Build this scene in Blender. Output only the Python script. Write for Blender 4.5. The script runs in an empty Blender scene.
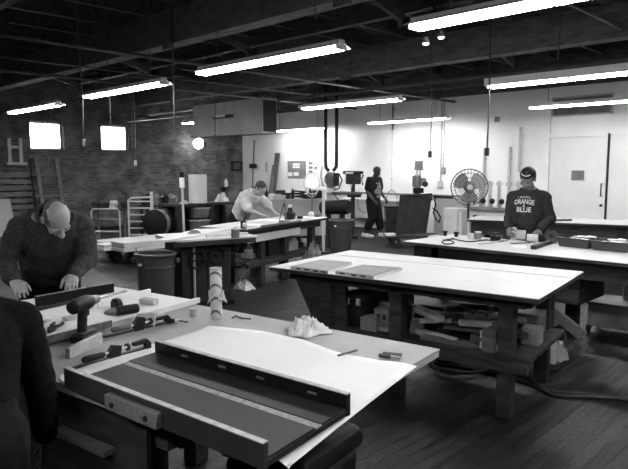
import bpy, bmesh, math, random
from mathutils import Vector, Matrix, Euler
from mathutils.bvhtree import BVHTree
random.seed(7)
PI = math.pi
R = math.radians
scene = bpy.context.scene
COL = scene.collection
V = Vector

# ------------------------------------------------------------------ camera model
TH = R(44.3)                      # heading of the view above the room's X axis
CH = 1.65                         # eye height
FPX = 610.0
PITCH = math.atan(65.5 / FPX)
FW = V((math.cos(TH), math.sin(TH), 0)); RT = V((math.sin(TH), -math.cos(TH), 0)); UP = V((0, 0, 1))
CD = FW * math.cos(PITCH) - UP * math.sin(PITCH)
CU = FW * math.sin(PITCH) + UP * math.cos(PITCH)
EYE = V((0, 0, CH))
def ray(px, py): return CD + RT * ((px - 314) / FPX) + CU * ((234.5 - py) / FPX)
def P(px, py, z):
    d = ray(px, py); return EYE + d * ((z - CH) / d.z)
def D(px, py, dep):
    d = ray(px, py); return EYE + d * (dep / d.dot(FW))
def G(px, dep, z=0.0):
    """ground point seen at column px, at forward distance dep"""
    p = EYE + FW * dep + RT * ((px - 314) / FPX * dep); p.z = z; return p
WX, BY = 13.4, 16.5
def W(px, py, off=0.0):
    d = ray(px, py); return EYE + d * ((WX - off) / d.x)
def B(px, py, off=0.0):
    d = ray(px, py); return EYE + d * ((BY - off) / d.y)
def cam_dir(x, y):
    """heading (rotz so that local +y points along the camera-plan vector x right, y forward)"""
    v = RT * x + FW * y
    return math.atan2(v.y, v.x) - PI / 2

# ------------------------------------------------------------------ materials
def new_mat(name):
    m = bpy.data.materials.new(name); m.use_nodes = True
    nt = m.node_tree; b = nt.nodes['Principled BSDF']
    return m, nt, b
def g(v): return (v, v, v, 1)
def mix_noise(nt, v0, v1, scale, stretch=(1, 1, 1), detail=4, lo=.35, hi=.65):
    tc = nt.nodes.new('ShaderNodeTexCoord'); mp = nt.nodes.new('ShaderNodeMapping')
    mp.inputs['Scale'].default_value = stretch
    nt.links.new(tc.outputs['Object'], mp.inputs['Vector'])
    n = nt.nodes.new('ShaderNodeTexNoise'); n.inputs['Scale'].default_value = scale; n.inputs['Detail'].default_value = detail
    nt.links.new(mp.outputs['Vector'], n.inputs['Vector'])
    r = nt.nodes.new('ShaderNodeValToRGB'); r.color_ramp.elements[0].position = lo; r.color_ramp.elements[1].position = hi
    r.color_ramp.elements[0].color = g(v0); r.color_ramp.elements[1].color = g(v1)
    nt.links.new(n.outputs['Fac'], r.inputs['Fac'])
    return r, n, mp
def mat(name, v, rough=.6, var=.12, scale=6, metal=0, stretch=(1, 1, 1), bump=0, spec=.4, detail=4):
    m, nt, b = new_mat(name)
    r, n, mp = mix_noise(nt, v * (1 - var), v * (1 + var), scale, stretch, detail)
    nt.links.new(r.outputs['Color'], b.inputs['Base Color'])
    b.inputs['Roughness'].default_value = rough; b.inputs['Metallic'].default_value = metal
    b.inputs['Specular IOR Level'].default_value = spec
    if bump:
        bp = nt.nodes.new('ShaderNodeBump'); bp.inputs['Strength'].default_value = bump; bp.inputs['Distance'].default_value = .01
        nt.links.new(n.outputs['Fac'], bp.inputs['Height']); nt.links.new(bp.outputs['Normal'], b.inputs['Normal'])
    return m
def emit(name, s, col=1.0):
    m, nt, b = new_mat(name)
    b.inputs['Base Color'].default_value = g(.8); b.inputs['Emission Color'].default_value = g(col); b.inputs['Emission Strength'].default_value = s
    return m
M = {}
M['top_white'] = mat('worn white laminate', .40, .55, .05, 3)
M['top_bright'] = mat('clean white laminate', .54, .55, .05, 3)
M['top_beige'] = mat('beige hardboard', .28, .6, .10, 5)
M['top_pale'] = mat('pale plywood', .50, .55, .10, 4, stretch=(1, 8, 1))
M['old_wood'] = mat('old dark bench timber', .03, .75, .4, 5, stretch=(6, 1, 6), bump=.3, spec=.2)
M['mid_wood'] = mat('mid brown wood', .09, .65, .25, 6, stretch=(6, 1, 6))
M['pale_wood'] = mat('pale pine', .45, .6, .15, 6, stretch=(8, 1, 8))
M['light_board'] = mat('light primed board', .56, .55, .06, 5)
M['edge_ply'] = mat('plywood edge', .42, .6, .2, 30, stretch=(1, 1, 6))
M['black'] = mat('black plastic', .011, .5, .2, 8, spec=.18)
M['black_gloss'] = mat('black laminate', .009, .4, .15, 8, spec=.15)
M['dark_laminate'] = mat('charcoal laminate sheet', .018, .55, .15, 3, spec=.15)
M['dark_metal'] = mat('dark painted metal', .026, .5, .2, 8, spec=.25)
M['steel'] = mat('bright steel', .6, .35, .1, 10, metal=1)
M['grey_metal'] = mat('grey enamelled metal', .17, .45, .15, 5)
M['pale_metal'] = mat('pale grey painted metal', .5, .45, .1, 5)
M['white_paint'] = mat('white enamel', .78, .4, .04, 5)
M['grey_plastic'] = mat('dark grey plastic', .035, .5, .12, 5)
M['paper'] = mat('white drawing paper', .82, .7, .03, 3)
M['card'] = mat('cardboard', .2, .75, .15, 6)
M['cloth_white'] = mat('white cotton rag', .72, .9, .08, 20)
M['jacket'] = mat('dark fleece', .05, .95, .25, 60, bump=.2, spec=.1)
M['sweater_black'] = mat('black sweater', .007, .95, .3, 60, bump=.2, spec=.1)
M['sweat_navy'] = mat('dark sweatshirt', .03, .95, .15, 40, bump=.15, spec=.1)
M['tee_black'] = mat('black t-shirt', .018, .9, .2, 30, spec=.1)
M['shirt_light'] = mat('light cotton shirt', .5, .9, .12, 14, spec=.1)
M['trouser'] = mat('dark trousers', .012, .9, .25, 30, spec=.1)
M['skin'] = mat('skin', .32, .5, .08, 20)
M['skin_mid'] = mat('tanned skin', .16, .5, .08, 20)
M['skin_dark'] = mat('dark skin', .045, .45, .1, 20)
M['hair'] = mat('dark hair', .025, .6, .3, 90)
M['hair_grey'] = mat('grey cropped hair', .07, .7, .3, 90)
M['shoe_white'] = mat('white trainers', .7, .6, .08, 20)
M['lettering'] = mat('pale lettering', .5, .8, .15, 60)
M['tube'] = emit('fluorescent tube', 22.0)
M['reflector'] = mat('white reflector enamel', .75, .4, .04, 5)
M['rubber'] = mat('black rubber', .014, .7, .2, 10)
M['timber_roof'] = mat('roof timber', .085, .8, .3, 4, stretch=(3, 1, 3), bump=.2)
M['pipe'] = mat('old grey pipe', .09, .5, .2, 6)
M['concrete_grey'] = mat('grey duct board', .42, .7, .12, 3)
M['trash'] = mat('dark grey bin plastic', .05, .5, .1, 5)

def floor_mat():
    m, nt, b = new_mat('worn plank floor')
    tc = nt.nodes.new('ShaderNodeTexCoord')
    br = nt.nodes.new('ShaderNodeTexBrick')
    br.inputs['Scale'].default_value = 1; br.inputs['Brick Width'].default_value = 3.1; br.inputs['Row Height'].default_value = .085
    br.inputs['Mortar Size'].default_value = .0045; br.inputs['Mortar Smooth'].default_value = .3; br.offset = .37
    br.inputs['Color1'].default_value = g(.006); br.inputs['Color2'].default_value = g(.020); br.inputs['Mortar'].default_value = g(.006)
    nt.links.new(tc.outputs['Object'], br.inputs['Vector'])
    mp = nt.nodes.new('ShaderNodeMapping'); mp.inputs['Scale'].default_value = (1.2, 14, 1)
    nt.links.new(tc.outputs['Object'], mp.inputs['Vector'])
    n = nt.nodes.new('ShaderNodeTexNoise'); n.inputs['Scale'].default_value = 2; n.inputs['Detail'].default_value = 8
    nt.links.new(mp.outputs['Vector'], n.inputs['Vector'])
    n2 = nt.nodes.new('ShaderNodeTexNoise'); n2.inputs['Scale'].default_value = .9; n2.inputs['Detail'].default_value = 6
    nt.links.new(tc.outputs['Object'], n2.inputs['Vector'])
    def mul(a, c, lo, hi):
        mr = nt.nodes.new('ShaderNodeMapRange'); mr.inputs[1].default_value = .3; mr.inputs[2].default_value = .7
        mr.inputs[3].default_value = lo; mr.inputs[4].default_value = hi
        nt.links.new(c, mr.inputs[0])
        mx = nt.nodes.new('ShaderNodeMix'); mx.data_type = 'RGBA'; mx.blend_type = 'MULTIPLY'; mx.inputs[0].default_value = 1
        nt.links.new(a, mx.inputs[6]); nt.links.new(mr.outputs[0], mx.inputs[7]); return mx.outputs[2]
    c = mul(br.outputs['Color'], n.outputs['Fac'], .3, 1.8)
    c = mul(c, n2.outputs['Fac'], .45, 1.45)
    n3 = nt.nodes.new('ShaderNodeTexNoise'); n3.inputs['Scale'].default_value = 38; n3.inputs['Detail'].default_value = 5
    nt.links.new(tc.outputs['Object'], n3.inputs['Vector'])
    c = mul(c, n3.outputs['Fac'], .35, 1.8)
    nt.links.new(c, b.inputs['Base Color'])
    mr = nt.nodes.new('ShaderNodeMapRange'); mr.inputs[1].default_value = .3; mr.inputs[2].default_value = .7; mr.inputs[3].default_value = .38; mr.inputs[4].default_value = .65
    nt.links.new(n.outputs['Fac'], mr.inputs[0]); nt.links.new(mr.outputs[0], b.inputs['Roughness'])
    bp = nt.nodes.new('ShaderNodeBump'); bp.inputs['Strength'].default_value = .45; bp.inputs['Distance'].default_value = .008
    nt.links.new(br.outputs['Fac'], bp.inputs['Height']); bp.invert = True
    nt.links.new(bp.outputs['Normal'], b.inputs['Normal'])
    b.inputs['Specular IOR Level'].default_value = .14
    return m
def brick_mat():
    m, nt, b = new_mat('old grey brick')
    tc = nt.nodes.new('ShaderNodeTexCoord'); sp = nt.nodes.new('ShaderNodeSeparateXYZ'); cb = nt.nodes.new('ShaderNodeCombineXYZ')
    nt.links.new(tc.outputs['Object'], sp.inputs[0]); nt.links.new(sp.outputs['X'], cb.inputs['X']); nt.links.new(sp.outputs['Z'], cb.inputs['Y'])
    br = nt.nodes.new('ShaderNodeTexBrick'); br.inputs['Scale'].default_value = 1; br.inputs['Brick Width'].default_value = .215; br.inputs['Row Height'].default_value = .075
    br.inputs['Mortar Size'].default_value = .008
    br.inputs['Color1'].default_value = g(.055); br.inputs['Color2'].default_value = g(.12); br.inputs['Mortar'].default_value = g(.13)
    nt.links.new(cb.outputs[0], br.inputs['Vector'])
    n = nt.nodes.new('ShaderNodeTexNoise'); n.inputs['Scale'].default_value = 2.5; n.inputs['Detail'].default_value = 7
    nt.links.new(tc.outputs['Object'], n.inputs['Vector'])
    mr = nt.nodes.new('ShaderNodeMapRange'); mr.inputs[1].default_value = .3; mr.inputs[2].default_value = .7; mr.inputs[3].default_value = .5; mr.inputs[4].default_value = 1.6
    nt.links.new(n.outputs['Fac'], mr.inputs[0])
    mx = nt.nodes.new('ShaderNodeMix'); mx.data_type = 'RGBA'; mx.blend_type = 'MULTIPLY'; mx.inputs[0].default_value = 1
    nt.links.new(br.outputs['Color'], mx.inputs[6]); nt.links.new(mr.outputs[0], mx.inputs[7]); nt.links.new(mx.outputs[2], b.inputs['Base Color'])
    bp = nt.nodes.new('ShaderNodeBump'); bp.inputs['Strength'].default_value = .4; bp.inputs['Distance'].default_value = .01; bp.invert = True
    nt.links.new(br.outputs['Fac'], bp.inputs['Height']); nt.links.new(bp.outputs['Normal'], b.inputs['Normal'])
    b.inputs['Roughness'].default_value = .85
    return m
def band_mat(name, v0, v1, scale, direction='DIAGONAL'):
    m, nt, b = new_mat(name)
    tc = nt.nodes.new('ShaderNodeTexCoord'); w = nt.nodes.new('ShaderNodeTexWave'); w.bands_direction = direction
    w.inputs['Scale'].default_value = scale; w.inputs['Distortion'].default_value = 1.2
    nt.links.new(tc.outputs['Object'], w.inputs['Vector'])
    r = nt.nodes.new('ShaderNodeValToRGB'); r.color_ramp.elements[0].position = .07; r.color_ramp.elements[1].position = .15
    r.color_ramp.elements[0].color = g(v0); r.color_ramp.elements[1].color = g(v1)
    nt.links.new(w.outputs['Fac'], r.inputs['Fac']); nt.links.new(r.outputs['Color'], b.inputs['Base Color'])
    b.inputs['Roughness'].default_value = .5
    return m
M['panel_dark'] = mat('dark board face', .03, .8, .3, 4, spec=.1)
M['saw_body'] = mat('dark saw cabinet paint', .022, .5, .25, 6, spec=.3)
M['floor'] = floor_mat(); M['brick'] = brick_mat()
M['wall_white'] = mat('white painted plaster wall', .86, .7, .05, 1.2, bump=.05)
M['striped_carton'] = band_mat('striped tube print', .12, .62, 9)
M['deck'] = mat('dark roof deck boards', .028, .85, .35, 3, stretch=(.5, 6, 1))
gm, gnt, gb = new_mat('dusty window glass')
gb.inputs['Base Color'].default_value = g(.95); gb.inputs['Roughness'].default_value = .25; gb.inputs['Transmission Weight'].default_value = 1.0; gb.inputs['IOR'].default_value = 1.1
M['glass'] = gm

# ------------------------------------------------------------------ mesh builder
def basis(d, hint=V((0, 0, 1))):
    d = d.normalized()
    if abs(d.dot(hint)) > .97: hint = V((1, 0, 0))
    a = d.cross(hint).normalized(); b = a.cross(d).normalized()
    return a, b
class MB:
    def __init__(s, o=None): s.v = []; s.f = []; s.o = V(o) if o is not None else None
    def add(s, vs, fs):
        k = len(s.v); s.v += [V(p) for p in vs]; s.f += [tuple(i + k for i in f) for f in fs]; return s
    def box(s, c, size, rot=None):
        c = V(c); hx, hy, hz = [q / 2 for q in size]
        pts = [V((x, y, z)) for z in (-hz, hz) for x, y in ((-hx, -hy), (hx, -hy), (hx, hy), (-hx, hy))]
        if rot is not None:
            m = rot if isinstance(rot, Matrix) else Euler(rot).to_matrix()
            pts = [m @ p for p in pts]
        return s.add([c + p for p in pts], [(3, 2, 1, 0), (4, 5, 6, 7), (0, 1, 5, 4), (1, 2, 6, 5), (2, 3, 7, 6), (3, 0, 4, 7)])
    def b2(s, x0, x1, y0, y1, z0, z1): return s.box(((x0 + x1) / 2, (y0 + y1) / 2, (z0 + z1) / 2), (abs(x1 - x0), abs(y1 - y0), abs(z1 - z0)))
    def bar(s, p0, p1, w, h, hint=V((0, 0, 1))):
        """square-cut bar from p0 to p1; w across, h along the hint"""
        p0 = V(p0); p1 = V(p1); a, b = basis(p1 - p0, hint)
        a = a * w / 2; b = b * h / 2
        vs = [p + x for p in (p0, p1) for x in (-a - b, a - b, a + b, b - a)]
        return s.add(vs, [(3, 2, 1, 0), (4, 5, 6, 7), (0, 1, 5, 4), (1, 2, 6, 5), (2, 3, 7, 6), (3, 0, 4, 7)])
    def prism(s, poly, vec):
        poly = [V(p) for p in poly]; vec = V(vec); n = len(poly)
        nrm = V((0, 0, 0))
        for i in range(n): nrm += poly[i].cross(poly[(i + 1) % n])
        if nrm.dot(vec) < 0: poly.reverse()
        vs = poly + [p + vec for p in poly]
        return s.add(vs, [tuple(range(n - 1, -1, -1)), tuple(range(n, 2 * n))] + [(i, (i + 1) % n, n + (i + 1) % n, n + i) for i in range(n)])
    def rings(s, rings, close=True):
        n = len(rings[0]); vs = [p for r in rings for p in r]; fs = []
        for k in range(len(rings) - 1):
            for i in range(n):
                j = (i + 1) % n; fs.append((k * n + i, k * n + j, (k + 1) * n + j, (k + 1) * n + i))
        if close: fs += [tuple(range(n - 1, -1, -1)), tuple(range((len(rings) - 1) * n, len(rings) * n))]
        return s.add(vs, fs)
    def cyl(s, p0, p1, r0, r1=None, n=16):
        p0 = V(p0); p1 = V(p1); r1 = r0 if r1 is None else r1
        a, b = basis(p1 - p0)
        # orientation: a x b must run along the axis
        if a.cross(b).dot(p1 - p0) < 0: b = -b
        return s.rings([[p + a * r * math.cos(2 * PI * i / n) + b * r * math.sin(2 * PI * i / n) for i in range(n)] for p, r in ((p0, r0), (p1, r1))])
    def tube(s, pts, r, n=8, closed=False):
        pts = [V(p) for p in pts]; rr = []
        prev = None
        for i, p in enumerate(pts):
            if closed: d = pts[(i + 1) % len(pts)] - pts[i - 1]
            else: d = pts[min(i + 1, len(pts) - 1)] - pts[max(i - 1, 0)]
            d.normalize()
            if prev is None: a, b = basis(d)
            else:
                a = (prev - d * prev.dot(d)).normalized(); b = d.cross(a)
            if a.cross(b).dot(d) < 0: b = -b
            prev = a
            q = r[i] if isinstance(r, (list, tuple)) else r
            rr.append([p + a * q * math.cos(2 * PI * k / n) + b * q * math.sin(2 * PI * k / n) for k in range(n)])
        if closed: rr.append(rr[0]); return s.rings(rr, False)
        return s.rings(rr)
    def lathe(s, prof, c=(0, 0, 0), n=24, axis='z', M3=None):
        c = V(c); rr = []
        for r, z in prof:
            ring = []
            for i in range(n):
                q = V((r * math.cos(2 * PI * i / n), r * math.sin(2 * PI * i / n), z))
                if M3 is not None: q = M3 @ q
                ring.append(c + q)
            rr.append(ring)
        return s.rings(rr)
    def ball(s, c, r, M3=None, n=14, m=9):
        c = V(c); rx, ry, rz = r if isinstance(r, (tuple, list)) else (r, r, r)
        rr = []
        for k in range(m + 1):
            t = -PI / 2 + PI * k / m; t = max(min(t, PI / 2 - .05), -PI / 2 + .05)
            ring = []
            for i in range(n):
                q = V((rx * math.cos(t) * math.cos(2 * PI * i / n), ry * math.cos(t) * math.sin(2 * PI * i / n), rz * math.sin(t)))
                if M3 is not None: q = M3 @ q
                ring.append(c + q)
            rr.append(ring)
        return s.rings(rr)
    def cap(s, p0, p1, r0, r1=None, n=12):
        """capsule that tapers from r0 to r1"""
        p0 = V(p0); p1 = V(p1); r1 = r0 if r1 is None else r1
        s.cyl(p0, p1, r0, r1, n); s.ball(p0, r0, n=n, m=7); s.ball(p1, r1, n=n, m=7); return s
    def loft(s, secs, n=18):
        """secs: (centre, side vector, depth vector) - elliptical sections"""
        return s.rings([[V(c) + V(a) * math.cos(2 * PI * i / n) + V(b) * math.sin(2 * PI * i / n) for i in range(n)] for c, a, b in secs])
    def mesh(s, name):
        me = bpy.data.meshes.new(name)
        vs = s.v if s.o is None else [p - s.o for p in s.v]
        me.from_pydata([tuple(p) for p in vs], [], s.f); me.update()
        bm = bmesh.new(); bm.from_mesh(me); bmesh.ops.recalc_face_normals(bm, faces=bm.faces); bm.to_mesh(me); bm.free()
        return me
def finish(o, smooth, bevel):
    me = o.data
    if smooth:
        for p in me.polygons: p.use_smooth = True
        if smooth != 'all':
            try: me.set_sharp_from_angle(angle=R(38))
            except Exception: pass
    if bevel:
        b = o.modifiers.new('edge', 'BEVEL'); b.width = bevel; b.segments = 2; b.limit_method = 'ANGLE'; b.angle_limit = R(40)
def link(name, mb, m, parent=None, smooth=True, bevel=0):
    me = mb if isinstance(mb, bpy.types.Mesh) else mb.mesh(name)
    o = bpy.data.objects.new(name, me); COL.objects.link(o)
    if not me.materials: me.materials.append(m if not isinstance(m, str) else M[m])
    if parent is not None: o.parent = parent
    finish(o, smooth, bevel)
    return o
def part(name, mb, m, parent, label=None, smooth=True, bevel=0, kind=None):
    o = link(name, mb, m, parent, smooth, bevel)
    if label: o['label'] = label
    if kind: o['kind'] = kind
    return o
def tag(o, label, cat, group=None, kind=None):
    o['label'] = label; o['category'] = cat
    if group: o['group'] = group
    if kind: o['kind'] = kind
    return o
def thing(name, label, cat, loc=(0, 0, 0), rz=0, group=None):
    o = bpy.data.objects.new(name, None); COL.objects.link(o); o.empty_display_size = .1
    o.location = loc; o.rotation_euler = (0, 0, rz)
    return tag(o, label, cat, group)
def solid(name, mb, m, label, cat, loc=(0, 0, 0), rz=0, group=None, smooth=True, bevel=0):
    o = link(name, mb, m, None, smooth, bevel); o.location = loc; o.rotation_euler = (0, 0, rz)
    return tag(o, label, cat, group)
def struct(name, mb, m, smooth=False, parent=None, bevel=0):
    o = link(name, mb, m, parent, smooth, bevel)
    if parent is None: o['kind'] = 'structure'
    return o
def kids(o): return [c for c in COL.objects if c.parent == o]
def dup(root, loc, rz, label, group=None):
    r = root.copy(); COL.objects.link(r); r.location = loc; r.rotation_euler = (0, 0, rz); r['label'] = label
    if group: r['group'] = group
    for ch in kids(root):
        c = ch.copy(); COL.objects.link(c); c.parent = r
        for gch in kids(ch):
            d = gch.copy(); COL.objects.link(d); d.parent = c
    return r
def local(root):
    """matrix that turns world points into root-local points"""
    return (Matrix.Translation(root.location) @ Euler(root.rotation_euler).to_matrix().to_4x4()).inverted()
def remesh(mb, voxel, smooth=3, name='body'):
    me = mb.mesh(name); o = bpy.data.objects.new(name, me); COL.objects.link(o)
    m = o.modifiers.new('r', 'REMESH'); m.mode = 'VOXEL'; m.voxel_size = voxel
    if smooth:
        k = o.modifiers.new('s', 'SMOOTH'); k.factor = .5; k.iterations = smooth
    dg = bpy.context.evaluated_depsgraph_get(); dg.update()
    out = bpy.data.meshes.new_from_object(o.evaluated_get(dg)); out.name = name
    bpy.data.objects.remove(o); bpy.data.meshes.remove(me)
    out.materials.clear()
    return out

# ------------------------------------------------------------------ render settings and camera
scene.view_settings.view_transform = 'Standard'; scene.view_settings.look = 'None'; scene.view_settings.gamma = 1
scene.view_settings.exposure = 1.93
cam = bpy.data.cameras.new('camera'); cam.sensor_width = 36; cam.lens = FPX / 628 * 36; cam.clip_start = .05
co = bpy.data.objects.new('camera', cam); COL.objects.link(co); co.location = EYE
co.rotation_euler = CD.to_track_quat('-Z', 'Y').to_euler(); scene.camera = co
wd = bpy.data.worlds.new('overcast'); scene.world = wd; wd.use_nodes = True
wd.node_tree.nodes['Background'].inputs[0].default_value = g(1.0); wd.node_tree.nodes['Background'].inputs[1].default_value = 9.0
scene.cycles.use_denoising = True
scene.cycles.max_bounces = 6; scene.cycles.diffuse_bounces = 4; scene.cycles.glossy_bounces = 3; scene.cycles.transmission_bounces = 4
scene.cycles.sample_clamp_indirect = 6
scene.cycles.caustics_reflective = False; scene.cycles.caustics_refractive = False
# ================================================================== THE SETTING
X0, Y0, ZC = -3.2, -3.6, 4.5
struct('floor', MB().b2(X0 - .2, WX + .2, Y0 - .2, BY + .2, -.1, 0), 'floor')
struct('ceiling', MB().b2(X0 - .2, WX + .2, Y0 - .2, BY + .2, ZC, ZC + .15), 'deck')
struct('wall_right', MB().b2(WX, WX + .2, Y0 - .2, BY + .2, 0, ZC), 'wall_white')
M['wall_shade'] = mat('dark painted board wall', .10, .8, .2, 2)
struct('wall_near', MB().b2(X0 - .2, X0, Y0 - .2, BY + .2, 0, ZC), 'wall_shade')
struct('wall_back', MB().b2(X0, WX, Y0 - .2, Y0, 0, ZC), 'wall_shade')
# dark boarding above the white paint line of the right wall
struct('trim_1', MB().b2(WX - .05, WX, Y0, BY, 3.42, ZC), 'timber_roof')
wins = []
for (xa, xb, ya, yb) in ((30.5, 63, 122.5, 149.5), (102, 128.5, 126, 150.5)):
    p0 = B(xa, yb); p1 = B(xb, ya); wins.append((p0.x, p1.x, p0.z, p1.z))
wb = MB(); xs = [X0 - .2] + [q for w in wins for q in w[:2]] + [WX + .2]
z0 = min(w[2] for w in wins); z1 = max(w[3] for w in wins)
for i in range(0, len(xs), 2): wb.b2(xs[i], xs[i + 1], BY, BY + .3, 0, ZC)
for w in wins: wb.b2(w[0], w[1], BY, BY + .3, 0, w[2]); wb.b2(w[0], w[1], BY, BY + .3, w[3], ZC)
struct('wall_left', wb, 'brick')
for i, w in enumerate(wins):
    f = MB(); t = .05
    f.b2(w[0], w[1], BY + .1, BY + .2, w[2], w[2] + t); f.b2(w[0], w[1], BY + .1, BY + .2, w[3] - t, w[3])
    f.b2(w[0], w[0] + t, BY + .1, BY + .2, w[2], w[3]); f.b2(w[1] - t, w[1], BY + .1, BY + .2, w[2], w[3])
    o = struct('window_%d' % (i + 1), f, 'pale_metal')
    part('pane', MB().b2(w[0] + t, w[1] - t, BY + .14, BY + .15, w[2] + t, w[3] - t), 'glass', o)
    part('sill', MB().b2(w[0] - .06, w[1] + .06, BY - .06, BY + .1, w[2] - .07, w[2]), 'brick', o)
    # soldier-course arch over the opening
    a = MB(); n = 9; wd_ = w[1] - w[0]
    for k in range(n):
        u = (k + .5) / n; a.box((w[0] + u * wd_, BY - .015, w[3] + .09 + .05 * math.sin(PI * u)), (wd_ / n - .012, .05, .19), (0, (u - .5) * .25, 0))
    part('brick_arch', a, 'brick', o, smooth=False)

M['beam_timber_lit'] = mat('lit beam timber', .2, .8, .3, 4, stretch=(3, 1, 3), bump=.2)  # roof timber in a lighter tone, standing in for uplight on the beams
# roof timbers
for i, x in enumerate((1.1, 5.3, 9.5)):
    struct('beam', MB().b2(x - .13, x + .13, Y0, BY, 3.5, 4.0), 'beam_timber_lit', bevel=.01)
for k in range(21):
    y = Y0 + .5 + k * .98
    struct('rafter', MB().b2(X0, WX - .05, y - .04, y + .04, 4.0, 4.26), 'timber_roof')
for x in (1.1, 5.3, 9.5):
    for k in range(6):
        y = -2.0 + 3.1 * k + x * .13
        if y > BY - 1.5: continue
        st = MB(); st.bar((x, y, 3.95), (x + 1.5, y, 3.55), .07, .1); struct('brace', st, 'timber_roof')
        st = MB(); st.bar((x + 2.7, y, 3.95), (x + 1.3, y, 3.52), .07, .1); struct('brace', st, 'timber_roof')
for px_ in (351, 176):
    hr = ray(px_, 30); hy = hr.y / hr.x * 5.3
    struct('post', MB().b2(5.3 - .17, 5.3 - .131, hy - .12, hy + .12, 3.42, 4.0), 'beam_timber_lit')
    struct('post', MB().b2(9.5 - .17, 9.5 - .131, hy * 9.5 / 5.3 - .12, hy * 9.5 / 5.3 + .12, 3.42, 4.0), 'beam_timber_lit')
for x in (3.2, 7.4, 11.4):
    struct('purlin', MB().b2(x - .06, x + .06, Y0, BY, 3.86, 4.0), 'timber_roof')

# conduits and sprinkler pipes running under the roof
def pipe_run(label, pts, r, m='pipe'):
    return solid('hanging_pipe', MB(pts[0]).tube(pts, r, 8), m, label, 'pipe', loc=pts[0], smooth='all')
q = P(0, 35, 3.3); pipe_run('long thin grey pipe running under the roof toward the brick wall corner', [(X0, q.y, 3.3), (WX, q.y, 3.3)], .028)
q = P(418, 84, 3.2); pipe_run('grey pipe running level across the room above the far row of lights', [(q.x, Y0, 3.2), (q.x, BY, 3.2)], .032)
q = P(0, 70, 3.35); pipe_run('pipe high over the left windows, crossing the first timber beam', [(X0, q.y, 3.35), (WX, q.y, 3.35)], .03)
q = P(0, 58, 3.4); pipe_run('thin conduit beside the higher pipe over the left windows', [(X0, q.y, 3.42), (WX, q.y, 3.42)], .016)
q = P(450, 88, 3.0); pipe_run('thin conduit strung just above the far white wall lights', [(q.x, Y0, 3.0), (q.x, BY, 3.0)], .012)
q = P(560, 13, 3.45); pipe_run('conduit under the nearest rafters at top right', [(1.3, q.y, 3.6), (9.3, q.y, 3.6)], .02)
bx = 5.3 - .16
qr = ray(173, 60); qa = V((bx, qr.y / qr.x * bx, 0)); ang = [V((bx, 2.0, 4.02)), V((bx, qa.y + .1, 4.02)), V((bx, qa.y, 3.95)), V((bx, qa.y, 2.2))]
pipe_run('bent conduit that follows the first beam and drops down past the left lights', ang, .014, 'pipe')

# fluorescent fixtures: housing, reflector, four tubes, sockets, hanging rods
LZ, LL = 2.8, 2.3
def make_light(label, loc):
    t = thing('ceiling_light', label, 'ceiling light', loc, 0, 'fluorescent strip lights')
    h = LL / 2
    part('housing', MB().b2(-.04, .04, -h, h, .03, .075), 'white_paint', t, bevel=.004)
    r = MB()
    for s in (-1, 1):
        r.prism([(s * .04, -h, .045), (s * .135, -h, .004), (s * .135, -h, -.001), (s * .038, -h, .039)], (0, 2 * h, 0))
    part('reflector', r, 'reflector', t)
    for s in (-1, 1):
        for y0, y1 in ((-h + .03, -.015), (.015, h - .03)):
            part('tube', MB().cyl((s * .052, y0, -.006), (s * .052, y1, -.006), .017, n=10), 'tube', t, smooth='all')
    for y in (-h + .012, 0, h - .012):
        part('socket', MB().b2(-.075, .075, y - .008, y + .008, -.02, .03), 'white_paint', t)
    for y in (-h + .35, h - .35):
        part('hanging_rod', MB().tube([(0, y, .074), (0, y, .5), (0, y, 4.5 - LZ)], .005, 6), 'pipe', t)
    return t
spots = [((200, 75), (345, 45), 'biggest lit strip light, hanging over the middle of the room'),
         ((413, 28), 0, 'lit strip light at the top right edge of the picture, nearest the camera'),
         ((83, 98), (170, 82), 'strip light hanging in front of the second window from the left'),
         ((5, 114), (67, 103), 'leftmost strip light, hanging in front of the first window'),
         ((302, 109), (403, 99), 'strip light hanging just right of the big grey box, upper of two'),
         ((367, 124), (452, 117), 'strip light above the standing man in the t-shirt'),
         ((268, 132), (332, 127), 'strip light hanging at the lower right corner of the big grey box'),
         ((489, 87), 0, 'strip light at right edge, above the one by the door vent'),
         ((530, 108), 0, 'strip light hanging in front of the vent over the door'),
         ((184, 123.5), 0, 'distant strip light mostly hidden behind the big grey box')]
LIGHT = None
for (px, py), e2, lab in spots:
    c = P(px, py, LZ) - V((0, LL / 2, 0))
    if e2: c = (P(px, py, LZ) + P(e2[0], e2[1], LZ)) / 2
    if LIGHT is None: LIGHT = o_ = make_light(lab, c)
    else: o_ = dup(LIGHT, c, 0, lab)
    hv = {489: .10, 302: .05, 530: .05, 367: .03}.get(px)
    if hv:
        for s in (-1, 1): part('side_valance', MB().b2(s * .136, s * .142, -LL / 2, LL / 2, -.002, hv), 'white_paint', o_)
# the rows go on out of view above the foreground benches
for x, y, lab in ((2.3, -.6, 'strip light out of view to the right of the photographer'),
                  (-.6, 6.2, 'strip light out of view beyond the left edge'), (5.6, -1.2, 'strip light out of view past the right benches'), (-1.2, .6, 'strip light out of view behind the photographer')):
    dup(LIGHT, (x, y, LZ + .0), 0, lab)
for px, dep, zb in ():
    pass

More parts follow.
